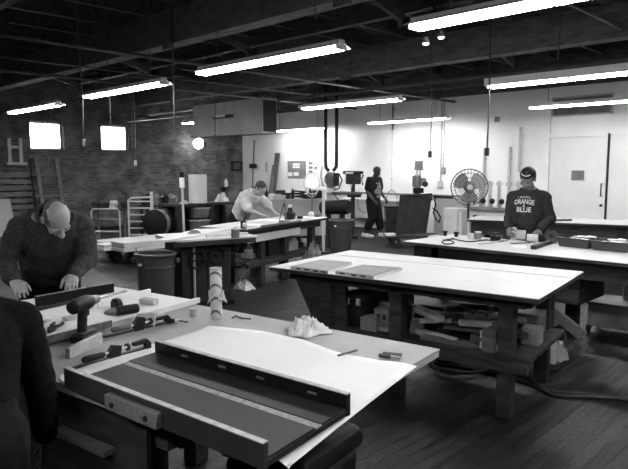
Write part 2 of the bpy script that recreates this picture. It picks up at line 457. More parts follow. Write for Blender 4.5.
# big grey air cleaner box
c0 = D(193.5, 137.5, 14.6); zb = c0.z; zt = D(193.5, 106, 14.6).z
pA = P(258, 133, zb)
Lb = (D(193.5, 137.5, 14.6) - pA).length
Lb = abs(c0.y - pA.y) if abs(c0.y - pA.y) > .8 else 1.9
bxr = thing('air_cleaner', 'big grey sheet metal box hanging under the roof in front of the brick wall', 'air cleaner', (c0.x, c0.y - Lb, zb))
part('casing', MB().b2(0, .42, 0, Lb, 0, zt - zb), 'concrete_grey', bxr, bevel=.01)
part('end_panel', MB().b2(.03, .39, -.012, 0, .04, zt - zb - .04), 'dark_metal', bxr)
part('slot', MB().b2(-.012, 0, Lb * .38, Lb * .68, (zt - zb) * .52, (zt - zb) * .62), 'dark_metal', bxr)
part('nameplate', MB().b2(-.018, -.01, Lb * .50, Lb * .66, (zt - zb) * .56, (zt - zb) * .63), 'white_paint', bxr)
for x in (.06, .36):
    for y in (.15, Lb - .15): part('hanger', MB().cyl((x, y, zt - zb), (x, y, 4.5 - zb), .008, n=6), 'pipe', bxr)
part('rail', MB().b2(.0, .42, .02, .05, zt - zb, zt - zb + .04), 'pipe', bxr)
# round lamp below its left end
lp = B(198.5, 143.5, .4)
t = thing('wall_lamp', 'round glowing lamp on the brick wall below the left end of the grey box', 'lamp', lp)
M['lamp_face'] = emit('lamp glass', 5)
part('globe', MB().ball((0, 0, 0), .165, n=18, m=12), 'lamp_face', t, smooth='all')
part('bracket', MB().tube([(0, .02, .05), (0, .12, .22), (0, .4, .22)], .02), 'dark_metal', t)
part('guard', MB().b2(.06, .15, -.2, -.17, -.10, .06), 'dark_metal', t)

# drop cords
def drop(px, py_b, dep, label, r=.008, box=None, px_t=None, m='pipe', cat='power cord'):
    b = D(px, py_b, dep); top = V((b.x, b.y, ZC))
    if px_t is not None:
        pass
    t = thing('hanging_cable', label, cat, b)
    n = 8
    part('cable', MB().tube([(0.02 * math.sin(k * .8), 0, (ZC - b.z) * k / n) for k in range(n + 1)], r, 6), m, t, smooth='all')
    if box: part('outlet_box', MB().box((0, 0, -.04), (.05, .05, .11)), box, t, bevel=.006)
    return t
drop(83, 140, 9.5, 'long pale drop cord with outlet box hanging between the two windows', .009, 'pipe')
drop(43.5, 158, 14.5, 'left one of the pair of drop cords below the first window', .009, 'pipe')
drop(48.5, 158, 14.5, 'right one of the pair of drop cords below the first window', .009, 'pipe')
drop(135.5, 161, 13, 'drop cord with pale plug hanging right of the second window', .011, 'pale_metal')
drop(132, 150, 13, 'thin drop cord just left of the plugged one by the second window', .009)
drop(206, 100, 10, 'thin cord hanging down past the left end of the big central light', .006)
drop(110, 140, 9.0, 'thin cord in front of the second window', .005)
drop(215, 136, 13.5, 'pale cord hanging down the front of the grey box', .009, 'pipe')
drop(430, 152, 10.5, 'thin cord with a small plug hanging left of the fan', .009, 'dark_metal')
drop(487, 149, 8.5, 'dark rod hanging in front of the white wall right of the fan', .013, 'dark_metal')
drop(442, 130, 11, 'thin cord hanging beside the far conduit over the wall', .006)
drop(558, 60, 7.5, 'thin rod hanging from the rafters at top right', .008)

# roof light pieces: flood lamp under the nearest light at upper right
fl = D(433.5, 40, 7.4)
t = thing('spot_lamp', 'small twin flood lamp fixed under the roof near the top right light', 'lamp', fl)
M['dim_lamp'] = emit('flood lamp face', 1.6)
for s in (-1, 1):
    hd = part('lamp_head', MB().lathe([(.02, .07), (.045, 0), (.04, -.005)], RT * (.09 * s) + UP * (.035 * s), 12), 'white_paint', t)
    part('lamp_lens', MB().lathe([(.038, -.006), (.03, -.02)], RT * (.09 * s) + UP * (.035 * s), 12), 'dim_lamp', hd)
part('stem', MB().cyl((0, 0, .05), (0, 0, ZC - fl.z), .015, n=8).bar(-RT * .1 + UP * .09, RT * .1 + UP * .09, .03, .03), 'dark_metal', t)

# ------------------------------------------------------------------ doors, vent, pipes and papers on the right wall
def wrect(x0, y0, x1, y1):
    """wall rectangle seen from (x0,y0) top left to (x1,y1) bottom right -> y high, y low, z high, z low"""
    a = W(x0, y0); b = W(x1, y1); return a.y, b.y, a.z, b.z
a = W(551.5, 137); b = W(608.5, 137)
dz = W(600, 137).z
d = MB(); d.b2(WX - .04, WX, b.y, a.y, .02, dz)
dr = struct('door_1', d, mat('white door paint', .78, .5, .03, 2), bevel=.005)
yh, yl, zh, zl = wrect(572.5, 170.5, 585, 180.5)
part('door_window', MB().b2(WX - .052, WX - .04, yl, yh, zl, zh), 'grey_metal', dr)
f = MB()
for (ya, yb, za, zb_) in ((yl - .03, yl, zl - .03, zh + .03), (yh, yh + .03, zl - .03, zh + .03), (yl, yh, zl - .03, zl), (yl, yh, zh, zh + .03)): f.b2(WX - .06, WX - .04, ya, yb, za, zb_)
part('window_frame', f, 'white_paint', dr)
hp = W(602.5, 190)
part('door_handle', MB().tube([(WX - .04, hp.y, hp.z + .13), (WX - .1, hp.y, hp.z + .13), (WX - .1, hp.y, hp.z - .13), (WX - .04, hp.y, hp.z - .13)], .014), 'dark_metal', dr)
part('lock', MB().cyl((WX - .04, hp.y, hp.z - .32), (WX - .07, hp.y, hp.z - .32), .03, n=12), 'dark_metal', dr)
d = MB(); d.b2(WX - .04, WX, b.y - 1.4, b.y - .05, .02, dz + .05)
struct('door_2', d, bpy.data.materials['white door paint'], bevel=.005)
struct('trim_2', MB().b2(WX - .07, WX, b.y - .045, b.y - .015, 0, dz + .06), 'dark_metal')
struct('trim_3', MB().b2(WX - .05, WX, a.y + .02, a.y + .10, 0, 3.35), 'wall_white')
struct('trim_4', MB().b2(WX - .05, WX, b.y, a.y + .02, dz + .02, dz + .1), 'wall_white')
yh, yl, zh, zl = wrect(553, 99, 613, 116); zl = W(553, 117).z; zh = W(553, 98).z
v = thing('vent', 'long dark louvred vent high over the white door', 'vent', (WX, (yh + yl) / 2, (zh + zl) / 2))
hw = (yh - yl) / 2; hh = (zh - zl) / 2
part('vent_frame', MB().b2(-.05, 0, -hw, hw, hh - .03, hh).b2(-.05, 0, -hw, hw, -hh, -hh + .03).b2(-.05, 0, -hw, -hw + .03, -hh, hh).b2(-.05, 0, hw - .03, hw, -hh, hh), 'pale_metal', v)
part('louvre', MB().b2(-.02, -.005, -hw + .03, hw - .03, -hh + .03, hh - .03), mat('dusty grille', .17, .7, .2, 5), v)
sl = MB()
for k in range(6):
    z = -hh + .06 + k * (2 * hh - .1) / 6; sl.bar((-.03, -hw + .03, z), (-.03, hw - .03, z), .03, .012)
part('slat', sl, 'grey_metal', v)

def conduit(label, x, y0, y1, r=.02, m='pale_metal', box=None, px_b=None):
    a = W(x, y0, r + .012); b = W(x, y1, r + .012); b.y = a.y
    t = thing('conduit_rail', label, 'conduit', (a.x, a.y, b.z))
    part('tube', MB().cyl((0, 0, 0), (0, 0, a.z - b.z), r, n=10), m, t)
    st = MB()
    for k in (.2, .8): st.box((r, 0, (a.z - b.z) * k), (.02 + r, .08, .03))
    part('strap', st, m, t)
    if box: part('outlet_box', MB().box((0, 0, -.07), (.07, .12, .17)), box, t, bevel=.008)
conduit('thin white conduit running down the white wall to a box left of the fan', 442, 100, 182, .016, 'pale_metal', 'pale_metal')
conduit('second conduit beside the fan, ending at a small junction box', 444.8, 100, 168, .014, 'pale_metal', 'grey_metal')
conduit('grey pipe rising on the white wall just right of the fan', 484.5, 148, 205, .03, 'pale_metal')
conduit('wide pale pipe rising on the wall left of the man in the sweatshirt', 510, 147, 205, .035, 'pale_metal')
conduit('grey pole on the wall just above the head of the man in the sweatshirt', 520.5, 127, 172, .028, 'pale_metal')
conduit('thin wall pipe above the standing man in the t-shirt', 392.5, 112, 196, .008, 'pale_metal')
conduit('thin dark pipe high on the white wall behind the right lights', 393, 104, 130, .02, 'grey_metal')
def wall_slab(name, label, cat, rect, m, th=.02, parent=None):
    yh, yl, zh, zl = wrect(*rect)
    return solid(name, MB((WX, (yh + yl) / 2, (zh + zl) / 2)).b2(WX - th, WX, yl, yh, zl, zh), m, label, cat, loc=(WX, (yh + yl) / 2, (zh + zl) / 2), bevel=.003)
r1 = W(330, 191.5); r2 = W(455, 193)
solid('wall_rail', MB((WX, r1.y, r1.z)).b2(WX - .05, WX, r2.y - .6, r1.y, r1.z - .03, r1.z + .02), 'grey_metal', 'long grey rail fixed along the white wall behind the standing man', 'rail', loc=(WX, r1.y, r1.z))
wall_slab('wall_box', 'small pale switch plate on the white wall right of the hanging rod', 'switch', (495.5, 117, 499.5, 122), 'grey_metal', .05)
wall_slab('wall_box', 'small pale paper sign on the wall just left of the white door', 'sign', (538, 150, 542, 160), 'paper', .008)
wall_slab('wall_box', 'thin dark strip on the white wall right of the leaning stick', 'plate', (265.5, 162, 268, 172), 'pale_metal', .02)
# posters
nb = wrect(288, 161, 306, 178)
t = thing('notice_board', 'grey board with pale labels on the white wall behind the far bench', 'notice board', (WX, (nb[0] + nb[1]) / 2, (nb[2] + nb[3]) / 2))
hw = (nb[0] - nb[1]) / 2; hh = (nb[2] - nb[3]) / 2
part('board', MB().b2(-.02, 0, -hw, hw, -hh, hh), 'grey_metal', t)
for (u0, u1, w0, w1) in ((-.35, .4, .15, .7), (.45, .95, -.8, -.35), (-.25, .3, -.75, -.35)):
    part('label_sheet', MB().b2(-.024, -.02, u0 * hw, u1 * hw, w0 * hh, w1 * hh), 'paper', t)
dk = MB()
for k in range(4): dk.b2(-.026, -.024, (-.30 + k * .17) * hw, (-.19 + k * .17) * hw, .25 * hh, .6 * hh)
part('window_print', dk, 'pale_metal', t)
nb = wrect(307.5, 160, 319, 181)
t = thing('picture_sheet', 'pale sheet with small printed blocks beside the grey notice board', 'poster', (WX, (nb[0] + nb[1]) / 2, (nb[2] + nb[3]) / 2))
hw = (nb[0] - nb[1]) / 2; hh = (nb[2] - nb[3]) / 2
part('sheet', MB().b2(-.01, 0, -hw, hw, -hh, hh), 'paper', t)
for (u0, u1, w0, w1) in ((.05, .75, .55, .8), (.05, .75, .15, .4), (-.7, -.25, .1, .35), (.1, .7, -.3, 0)):
    part('print', MB().b2(-.013, -.01, u0 * hw, u1 * hw, w0 * hh, w1 * hh), 'grey_metal', t)

# things on the brick wall
def bslab(name, label, cat, rect, m, th=.03, z_floor=False):
    a = B(rect[0], rect[1]); b = B(rect[2], rect[3]); zb = 0 if z_floor else b.z
    return solid(name, MB((a.x, BY, zb)).b2(a.x, b.x, BY - th, BY, zb, a.z), m, label, cat, loc=(a.x, BY, zb), bevel=.003)
a = B(231, 161); b = B(242, 171)
t = thing('framed_sign', 'small dark framed sign at the right end of the brick wall', 'sign', ((a.x + b.x) / 2, BY, (a.z + b.z) / 2))
hw = (b.x - a.x) / 2; hh = (a.z - b.z) / 2
part('frame', MB().b2(-hw, hw, -.03, 0, -hh, -hh + .04).b2(-hw, hw, -.03, 0, hh - .04, hh).b2(-hw, -hw + .04, -.03, 0, -hh, hh).b2(hw - .04, hw, -.03, 0, -hh, hh), 'black', t)
part('sign_face', MB().b2(-hw + .04, hw - .04, -.015, 0, -hh + .04, hh - .04), 'dark_metal', t)
pr = MB()
for k in range(3): pr.b2(-hw * .6, hw * .6, -.02, -.015, -hh * .5 + k * hh * .42, -hh * .35 + k * hh * .42)
part('print', pr, 'grey_metal', t)
a = B(222, 187)
t = thing('wall_shelf', 'small dark shelf on the brick wall left of the framed sign', 'shelf', (a.x, BY, a.z))
part('board', MB().b2(-.1, .3, -.22, 0, -.03, 0), 'old_wood', t); part('bracket', MB().prism([(.0, -.2, -.03), (.0, 0, -.03), (.0, 0, -.2)], (.03, 0, 0)), 'dark_metal', t)
t = thing('bottle', 'tall white bottle standing on the small shelf on the brick wall', 'bottle', (a.x + .08, BY - .11, a.z))
part('body', MB().lathe([(.055, 0), (.06, .01), (.06, .2), (.05, .22)], n=14), 'white_paint', t); part('cap', MB().lathe([(.035, .22), (.035, .27), (.03, .275)], n=12), 'white_paint', t)

M['slat_wood'] = mat('grey weathered slats', .15, .75, .25, 5, stretch=(1, 6, 6))
# slatted lumber wall with ladders, boards and an H frame
a = B(-6, 173); b = B(33, 236); zt_ = a.z
t = thing('lumber_rack', 'dark slatted lumber rack against the brick wall below the first window', 'rack', (a.x, BY - .005, 0))
wdt = b.x - a.x; n = 9
for k in range(n):
    z = .12 + k * (zt_ - .12) / (n - .3)
    part('slat', MB().b2(0, wdt, -.14, -.1, z, z + (zt_ / n) * .72), 'slat_wood', t)
for u in (.04, .5, .96): part('post', MB().b2(u * wdt - .04, u * wdt + .04, -.1, -.0, 0, zt_), 'old_wood', t)
a = B(7, 138, .2); b = B(26, 165, .2)
t = thing('hanging_trestle', 'pale H shaped wooden frame hung high over the slatted rack', 'frame', (a.x, BY - .2, b.z))
w_ = b.x - a.x; h_ = a.z - b.z
for u in (.08, .72): part('post', MB().b2(u * w_ - .04, u * w_ + .04, -.04, .04, .04, h_), 'pale_wood', t)
part('rail', MB().b2(.08 * w_, .72 * w_, -.03, .03, h_ * .62, h_ * .72), 'pale_wood', t); part('foot_rail', MB().b2(-.05, w_, -.07, .07, 0, .07), 'pale_wood', t)
a = B(32, 157, .3); b = B(64, 205, .3)
t = thing('wooden_ladder', 'wooden ladder frame leaning on the brick wall below the first window', 'ladder', (a.x, BY - .3, 0))
w_ = b.x - a.x
for u in (.22, .9): part('stile', MB().bar((u * w_, -.25, 0), (u * w_, .2, a.z), .1, .06, V((0, 1, 0))), 'slat_wood', t)
for z in (.35, .95, 1.5, 1.95): part('rung', MB().bar((.0, -.27 + .45 * z / a.z, z), (w_, -.27 + .45 * z / a.z, z), .08, .05), 'slat_wood', t)
part('thin_stile', MB().bar((.02, -.2, 0), (.02, .22, a.z * .96), .05, .04), 'old_wood', t)
a = B(-8, 200, .6); b = B(16, 240, .6)
solid('plywood_sheet', MB((a.x, BY - .6, 0)).prism([(a.x, BY - .7, 0), (b.x, BY - .7, 0), (b.x, BY - .3, a.z), (a.x, BY - .3, a.z)], (0, -.02, 0)), 'pale_wood', 'pale plywood sheet leaning against the slatted rack at the left edge', 'board', loc=(a.x, BY - .6, 0))
# ================================================================== BENCHES
TZ = .86
RTAB = R(8.8)
def bench(name, label, loc, rz, w, ln, z, top='top_white', th=.03, legs=(), frame='old_wood', shelf=None, leg=.1, apron=.14, over=.15, overy=None, edge='old_wood', cat='workbench', group=None):
    """local x runs away from the viewer (0..w), local y to the left (0..ln); origin on the floor under the near right corner"""
    t = thing(name, label, cat, (loc[0], loc[1], 0), rz, group)
    part('worktop', MB().b2(0, w, 0, ln, z - .006, z), top, t)
    part('top_board', MB().b2(0.003, w - .003, 0.003, ln - .003, z - th, z - .006), edge, t)
    zt = z - th; oy = over * .8 if overy is None else overy
    for x in (over, w - over):
        part('apron', MB().b2(x - .02, x + .02, oy, ln - oy, zt - apron, zt), frame, t)
    for y in (oy, ln - oy): part('end_apron', MB().b2(over + .02, w - over - .02, y - .02, y + .02, zt - apron, zt), frame, t)
    for x in (over + .03, w - over - .03):
        for y in legs:
            part('leg', MB().b2(x - leg / 2, x + leg / 2, y - leg / 2, y + leg / 2, 0, zt - .001), frame, t, bevel=.006)
    if shelf:
        part('shelf', MB().b2(over, w - over, over * .6, ln - over, shelf - .03, shelf), frame, t)
        for x in (over - .02, w - over + .02):
            part('stretcher', MB().b2(x - .025, x + .025, over * .6, ln - over, shelf - .09, shelf - .0305), frame, t)
    return t
def tl(t, x, y, z):
    c, s = math.cos(t.rotation_euler.z), math.sin(t.rotation_euler.z)
    return V((t.location.x + c * x - s * y, t.location.y + s * x + c * y, z))
S8 = V((math.cos(RTAB), math.sin(RTAB), 0)); L8 = V((-math.sin(RTAB), math.cos(RTAB), 0))
Bc = P(440, 349, TZ); C1 = Bc - S8 * 1.22
T1 = bench('workbench', 'nearest workbench with beige hardboard top, under the tray and paper', C1, RTAB, 1.22, 2.46, TZ, 'top_beige', .035, (.66, 1.4, 2.0), over=.12, overy=.5, edge='edge_ply')
part('front_shade_panel', MB().b2(.05, .07, .55, 1.45, .05, .824), 'old_wood', T1)  # dark sheets added so the space under this bench reads as deep shade
part('front_shade_panel', MB().b2(.05, .07, 1.46, 2.35, .05, .824), 'old_wood', T1)
part('ledger', MB().b2(.0, .0495, .72, 1.05, .64, .66), 'mid_wood', T1, label='pale ledge strip below the top')
C2 = P(539.2, 299, TZ)
T2 = bench('workbench', 'long white topped bench in the middle of the room with two panels on it', C2, RTAB, 1.22, 2.14, TZ, 'top_white', .035, (.24, 1.05), shelf=.42, over=.14, apron=.07)
part('end_panel', MB().prism([(.15, 2.02, TZ - .04), (.15, 1.5, TZ - .04), (.15, 1.5, .28), (.15, 1.72, .28)], (.04, 0, 0)), 'old_wood', T2)
part('end_panel', MB().prism([(1.03, 2.02, TZ - .04), (1.03, 1.5, TZ - .04), (1.03, 1.5, .02), (1.03, 1.72, .02)], (.04, 0, 0)), 'old_wood', T2)
for x in (.17, 1.05): part('leg', MB().b2(x - .05, x + .05, 1.62, 1.72, 0, .8), 'old_wood', T2, bevel=.006)
C3 = P(404, 241, TZ); LEN3 = 3.1
T3 = bench('workbench', 'white topped bench at right where the man in the sweatshirt works', C3 - V((0, LEN3, 0)), 0, .95, LEN3, TZ, 'top_bright', .035, (.12, 2.75), over=.1, apron=.16)
# wide trestle leg of that bench
q = P(575, 300, .3); yy = G(574, 5.75).y - (C3.y - LEN3)
part('trestle_panel', MB().b2(.16, .80, yy - .16, yy + .16, .40, .68), 'old_wood', T3, bevel=.006)
part('trestle_leg', MB().b2(.10, .159, yy + .06, yy + .18, 0, .66), 'old_wood', T3, bevel=.006)
part('trestle_leg', MB().b2(.70, .80, yy + .06, yy + .18, 0, .399), 'old_wood', T3, bevel=.006)
part('brace', MB().bar((.19, yy - .2, .12), (.19, yy + .62, .62), .1, .04, V((1, 0, 0))), 'mid_wood', T3)
part('foot_rail', MB().b2(.10, .80, yy + .19, yy + .25, .0, .08), 'old_wood', T3)
C4 = P(467, 219.2, TZ); R4 = R(18)
T4 = bench('workbench', 'pale topped bench behind the man in the sweatshirt, in front of the door', C4 - V((-math.sin(R4), math.cos(R4), 0)) * 3.8, R4, .9, 3.8, TZ, 'top_pale', .035, (.3, 1.6, 3.2), shelf=.35, over=.08, apron=.2)
part('end_board', MB().b2(.02, .1, 3.76, 3.8, .42, TZ - .04), 'light_board', T4, label='white end board')
# far bench where the man in the light shirt leans
E1 = P(327, 217.5, TZ); E0 = P(247, 229.3, TZ); d5 = (E0 - E1); L5 = d5.length; R5 = math.atan2(d5.y, d5.x) - PI / 2
T5 = bench('workbench', 'cluttered bench under the man leaning in the light shirt', E1, R5, .80, L5, TZ, 'top_pale', .04, (.3, L5 * .5, L5 - .5), shelf=.4, over=.1, apron=.1)

# ------------------------------------------------------------------ on the nearest bench
def on1(px, py, z=TZ): return P(px, py, z)
# sheet of paper: grid mapped between its four sides, drooping past the bench end
def paper():
    n, m = 27, 22; top = []
    up = [(100, 362), (130, 353), (155, 344.5), (182, 336), (209, 327), (262, 332.5), (305, 341), (342, 354), (380, 362), (417, 366.5)]
    lo = [(59, 376), (60, 386), (85, 396), (110, 407), (150, 426), (190, 448), (225, 466), (245, 476), (258, 485), (272, 473)]
    me = MB(); k = len(up) - 1
    for i in range(n + 1):
        u = i / n * k; a = min(int(u), k - 1); f = u - a
        pu = P(up[a][0] + (up[a + 1][0] - up[a][0]) * f, up[a][1] + (up[a + 1][1] - up[a][1]) * f, TZ)
        pl = P(lo[a][0] + (lo[a + 1][0] - lo[a][0]) * f, lo[a][1] + (lo[a + 1][1] - lo[a][1]) * f, TZ)
        for j in range(m + 1):
            v = j / m; p = pu.lerp(pl, v)
            lx = (p - C1).dot(S8); ly = (p - C1).dot(L8)
            p = C1 + S8 * max(lx, .01) + L8 * max(ly, -.10)
            e = max(0, -ly)
            p.z = TZ + .003 + .003 * (1 + math.sin(i * .55 + j * .2)) * (1 if ly > .0 else 0) - e * e * 2.5 - (.004 if e else 0) * 0
            me.v.append(p)
    for i in range(n):
        for j in range(m): me.f.append((i * (m + 1) + j, i * (m + 1) + j + 1, (i + 1) * (m + 1) + j + 1, (i + 1) * (m + 1) + j))
    me.o = P(300, 370, TZ)
    o = solid('paper_sheet', me, 'paper', 'large white paper sheet spread on the nearest bench, hanging over its end', 'paper', loc=me.o, smooth='all')
    s = o.modifiers.new('t', 'SOLIDIFY'); s.thickness = .0012
paper()

M['core_board'] = mat('raw particle core', .24, .8, .3, 60)
# shallow tray-like cabinet panel with two rails
ZB = TZ + .012
fl_ = P(63.6, 369, ZB + .062); fr = P(261.5, 448, ZB + .062); bl = P(155.7, 341.5, ZB + .062); brr = P(348.5, 393.4, ZB + .062)
ux = (fr - fl_ + brr - bl).normalized(); uy = V((-ux.y, ux.x, 0)); 
if uy.dot(bl - fl_) < 0: uy = -uy
wl = ((fr - fl_).length + (brr - bl).length) / 2; dp = ((bl - fl_).dot(uy) + (brr - fr).dot(uy)) / 2
orig = fl_.copy(); orig.z = 0
Rt = math.atan2(ux.y, ux.x)
t = thing('cabinet_section', 'dark laminate cabinet panel with two upright rails lying on the paper', 'cabinet panel', (orig.x, orig.y, TZ + .008), Rt)
sh = (bl - fl_).dot(ux)     # skew of the back rail along the panel
part('base_board', MB().prism([(0, .018, 0), (wl, .018, 0), (wl + sh, dp - .02, 0), (sh, dp - .02, 0)], (0, 0, .016)), 'dark_laminate', t)
part('core_strip', MB().prism([(sh * .55, dp * .57, .0161), (wl + sh * .55 - .004, dp * .57, .0161), (wl + sh * .64 - .004, dp * .64, .0161), (sh * .64, dp * .64, .0161)], (0, 0, .003)), 'core_board', t, label='pale core strip between the dark sheets')
def strip(v0, v1, u0=0, u1=0): return [(sh * v0 / dp + u0, v0, .016), (wl + sh * v0 / dp + u1, v0, .016), (wl + sh * v1 / dp + u1, v1, .016), (sh * v1 / dp + u0, v1, .016)]
part('laminate_sheet', MB().prism(strip(.022, dp * .56, .012, -.006), (0, 0, .006)), 'dark_laminate', t)
part('laminate_sheet', MB().prism(strip(dp * .645, dp - .022, .0, -.006), (0, 0, .006)), 'dark_laminate', t)
part('front_rail', MB().prism([(0, 0, -.004), (wl, 0, -.004), (wl, .02, -.004), (0, .02, -.004)], (0, 0, .072)), mat('rail dark face', .03, .4, .2, 6), t, bevel=.0015)
part('rail_edge', MB().prism([(0, 0, .068), (wl, 0, .068), (wl, .02, .068), (0, .02, .068)], (0, 0, .003)), 'edge_ply', t)
part('back_rail', MB().prism([(sh, dp - .02, -.004), (wl + sh, dp - .02, -.004), (wl + sh, dp, -.004), (sh, dp, -.004)], (0, 0, .072)), 'black_gloss', t, bevel=.0015)
part('rail_edge', MB().prism([(sh, dp - .02, .068), (wl + sh, dp - .02, .068), (wl + sh, dp, .068), (sh, dp, .068)], (0, 0, .003)), 'edge_ply', t)
for u in (.2, .42, .62, .86):
    part('clip', MB().box((sh + wl * u, dp - .026, .045), (.035, .006, .006)), 'grey_metal', t)
M['block_wood'] = mat('block wood', .16, .6, .2, 8, stretch=(6, 1, 6))
bk = part('clamp_block', MB().b2(wl * .30, wl * .575, -.026, -.0005, .0, .05), 'block_wood', t, label='wood block screwed to the front rail', bevel=.002)
for u in (.345, .525): part('screw', MB().cyl((wl * u, -.026, .024), (wl * u, -.034, .024), .0085, n=10), 'dark_metal', bk)

# crumpled rag
from mathutils import noise as MN
def rag(name, label, pos, size, h, m='cloth_white', seed=1, lobes=9):
    """a heap of cloth: a sheet pushed into sharp random folds, thick underneath"""
    n = 44; mb = MB(); o_ = V((seed * 3.7, seed * 1.3, seed * .9)); rnd = random.Random(seed); ph = [rnd.uniform(0, 6.28) for _ in range(4)]
    for j in range(n + 1):
        for i in range(n):
            a = 2 * PI * i / n; r = j / n
            R_ = 1 + .16 * math.sin(3 * a + ph[0]) + .13 * math.sin(5 * a + ph[1]) + .09 * math.sin(9 * a + ph[2])
            x, y = math.cos(a) * r * R_, math.sin(a) * r * R_
            q = V((x * 1.7, y * 1.7, 0)) + o_
            w = MN.noise_vector(q * 1.3) * .35
            rid = 1 - abs(MN.noise((q + w) * 1.35)) * 2.1; rid2 = 1 - abs(MN.noise((q + w) * 3.1 + V((9, 2, 5)))) * 2.0
            env = (1 - r ** 2.6)
            z = h * env * (.30 + .50 * max(0, rid) ** 1.6 + .22 * max(0, rid2)) + .0035
            mb.v.append(V((x * size[0] + w.x * size[0] * .12 * env, y * size[1] + w.y * size[1] * .12 * env, max(z, .002))))
    for j in range(n):
        for i in range(n): k = (i + 1) % n; mb.f.append((j * n + i, (j + 1) * n + i, (j + 1) * n + k, j * n + k))
    me = mb.mesh(name)
    o = solid(name, me, m, label, 'rag', loc=pos, rz=rnd.uniform(0, 3), smooth='all')
    s_ = o.modifiers.new('thick', 'SOLIDIFY'); s_.thickness = .002
    return o
rag('rag', 'crumpled white rag lying on the nearest bench by the far edge', on1(306, 333), (.10, .088), .085, seed=5, lobes=11)
rag('rag', 'pale crumpled bag on the floor beside the table saw cabinet', P(245, 289, .0), (.15, .11), .14, 'light_board', 3)
def rod(name, label, cat, p0, p1, r, m, n=8, lift=True):
    p0 = V(p0); p1 = V(p1)
    return solid(name, MB(p0).cyl(p0, p1, r, n=n), m, label, cat, loc=p0)
rod('pencil', 'thin pencil lying on the white paper', 'pencil', on1(338, 355.5, TZ + .012), on1(357, 350, TZ + .012), .0045, 'mid_wood', 6)
a = on1(379, 357.5); b = on1(401, 360); dr_ = (b - a).normalized(); nr = V((-dr_.y, dr_.x, 0))
t = thing('chisel', 'short dark chisel lying near the end of the nearest bench', 'chisel', a)
part('handle', MB(a).cyl(a + UP * .01, a.lerp(b, .55) + UP * .01, .009, n=8), 'mid_wood', t); part('blade', MB(a).bar(a.lerp(b, .55) + UP * .01, b + UP * .008 , .018, .005), 'grey_metal', t)
a = on1(383, 354.5); b = on1(402, 356)
solid('wood_strip', MB(a).bar(a + UP * .008, b + UP * .008, .025, .016), 'grey_metal', 'short flat grey strip beside the chisel', 'strip', loc=a)

# white panels and rails in front of the man in the fleece
def slab(name, label, cat, px, z0, z1, m, bevel=.002, edge=None):
    pts = [P(x, y, z1) for x, y in px]; o = pts[0].copy(); o.z = z0
    pts = [V((p.x, p.y, z0)) for p in pts]
    return solid(name, MB(o).prism(pts, (0, 0, z1 - z0)), m, label, cat, loc=o, bevel=bevel)
slab('white_sheet', 'thin white sheet at the far left end of the nearest bench', 'panel', [(60, 337), (136, 314.5), (196, 300), (108, 285.5), (6, 303)], TZ + .001, TZ + .01, 'paper')
t = thing('door_blank', 'thick white panel with a dark edge lying under the cordless drill', 'panel', V((P(45, 336, TZ + .05).x, P(45, 336, TZ + .05).y, TZ + .011)))
pts = [P(x, y, TZ + .05) for x, y in ((43, 336.5), (112, 319.5), (96, 311), (16, 318))]
pts = [V((p.x, p.y, TZ + .011)) - t.location for p in pts]
part('board', MB().prism(pts, (0, 0, .036)), mat('dark particle edge', .12, .8, .3, 40), t); part('face', MB().prism([p + UP * .0362 for p in pts], (0, 0, .004)), 'paper', t)
def rail_on(label, px, h, w=.02, z0=TZ + .011, m='paper', name='wood_rail'):
    a = P(px[0], px[1], z0); b = P(px[2], px[3], z0)
    return solid(name, MB(a).bar(a + UP * h / 2, b + UP * h / 2, w, h), m, label, 'rail', loc=a, bevel=.002)
rail_on('pale wooden rail standing on edge behind the black screwdriver', (98, 308.5, 150, 295.5), .042)
rail_on('long pale wooden strip running to the back edge of the nearest bench', (134, 321, 199, 302.5), .03)
rail_on('thin flat stick lying beside the black rail', (88, 302, 126, 291.5), .012, .025, m='pale_wood')
a = P(36, 307, TZ + .011); b = P(113.5, 292, TZ + .011)
t = thing('black_rail', 'long black rail the man in the fleece is holding on the bench', 'rail', a)
part('web', MB(a).bar(a + UP * .03, b + UP * .03, .018, .06), 'black_gloss', t, bevel=.002)
part('edge_strip', MB(a).bar(a + UP * .0615, a.lerp(b, .62) + UP * .0615, .02, .003), 'steel', t)
a2 = P(30, 312, TZ + .011); b2 = P(84, 300, TZ + .011)
solid('steel_ruler', MB(a2).bar(a2 + UP * .006, b2 + UP * .006, .04, .012), 'dark_metal', 'dark flat ruler lying along the front of the black rail', 'ruler', loc=a2)

# cordless drill standing on its battery
db = P(84, 341, TZ)
zz = TZ
vx = (P(100, 300, 1.05) - P(75, 309, 1.05)); vx.z = 0; vx.normalize(); 
t = thing('cordless_drill', 'black cordless drill standing on its battery at the left of the nearest bench', 'drill', (db.x, db.y, TZ), math.atan2(vx.y, vx.x))
part('battery', MB().b2(-.055, .055, -.035, .035, 0, .035), 'black', t, bevel=.006)
part('battery_skirt', MB().b2(-.05, .05, -.032, .032, .036, .05), 'grey_plastic', t, bevel=.005)
gp = MB(); gp.loft([((-.012 + .012 * k, 0, .05 + .105 * k / 1.0 if k < 1 else .155), (.026, 0, 0), (0, .02, 0)) for k in (0, 1)])
gp.loft([((-.012, 0, .05), (.026, 0, 0), (0, .02, 0)), ((-.004, 0, .09), (.023, 0, 0), (0, .018, 0)), ((.0, 0, .15), (.027, 0, 0), (0, .02, 0))])
part('handle', gp, 'black', t)
part('motor_body', MB().lathe([(.022, -.085), (.033, -.075), (.036, -.04), (.036, .02), (.032, .05), (.027, .062)], (.0, 0, .175), 18, M3=Matrix(((0, 0, 1), (1, 0, 0), (0, 1, 0)))), 'black', t)
part('trigger', MB().box((.034, 0, .128), (.016, .014, .03)), 'dark_metal', t, bevel=.003)
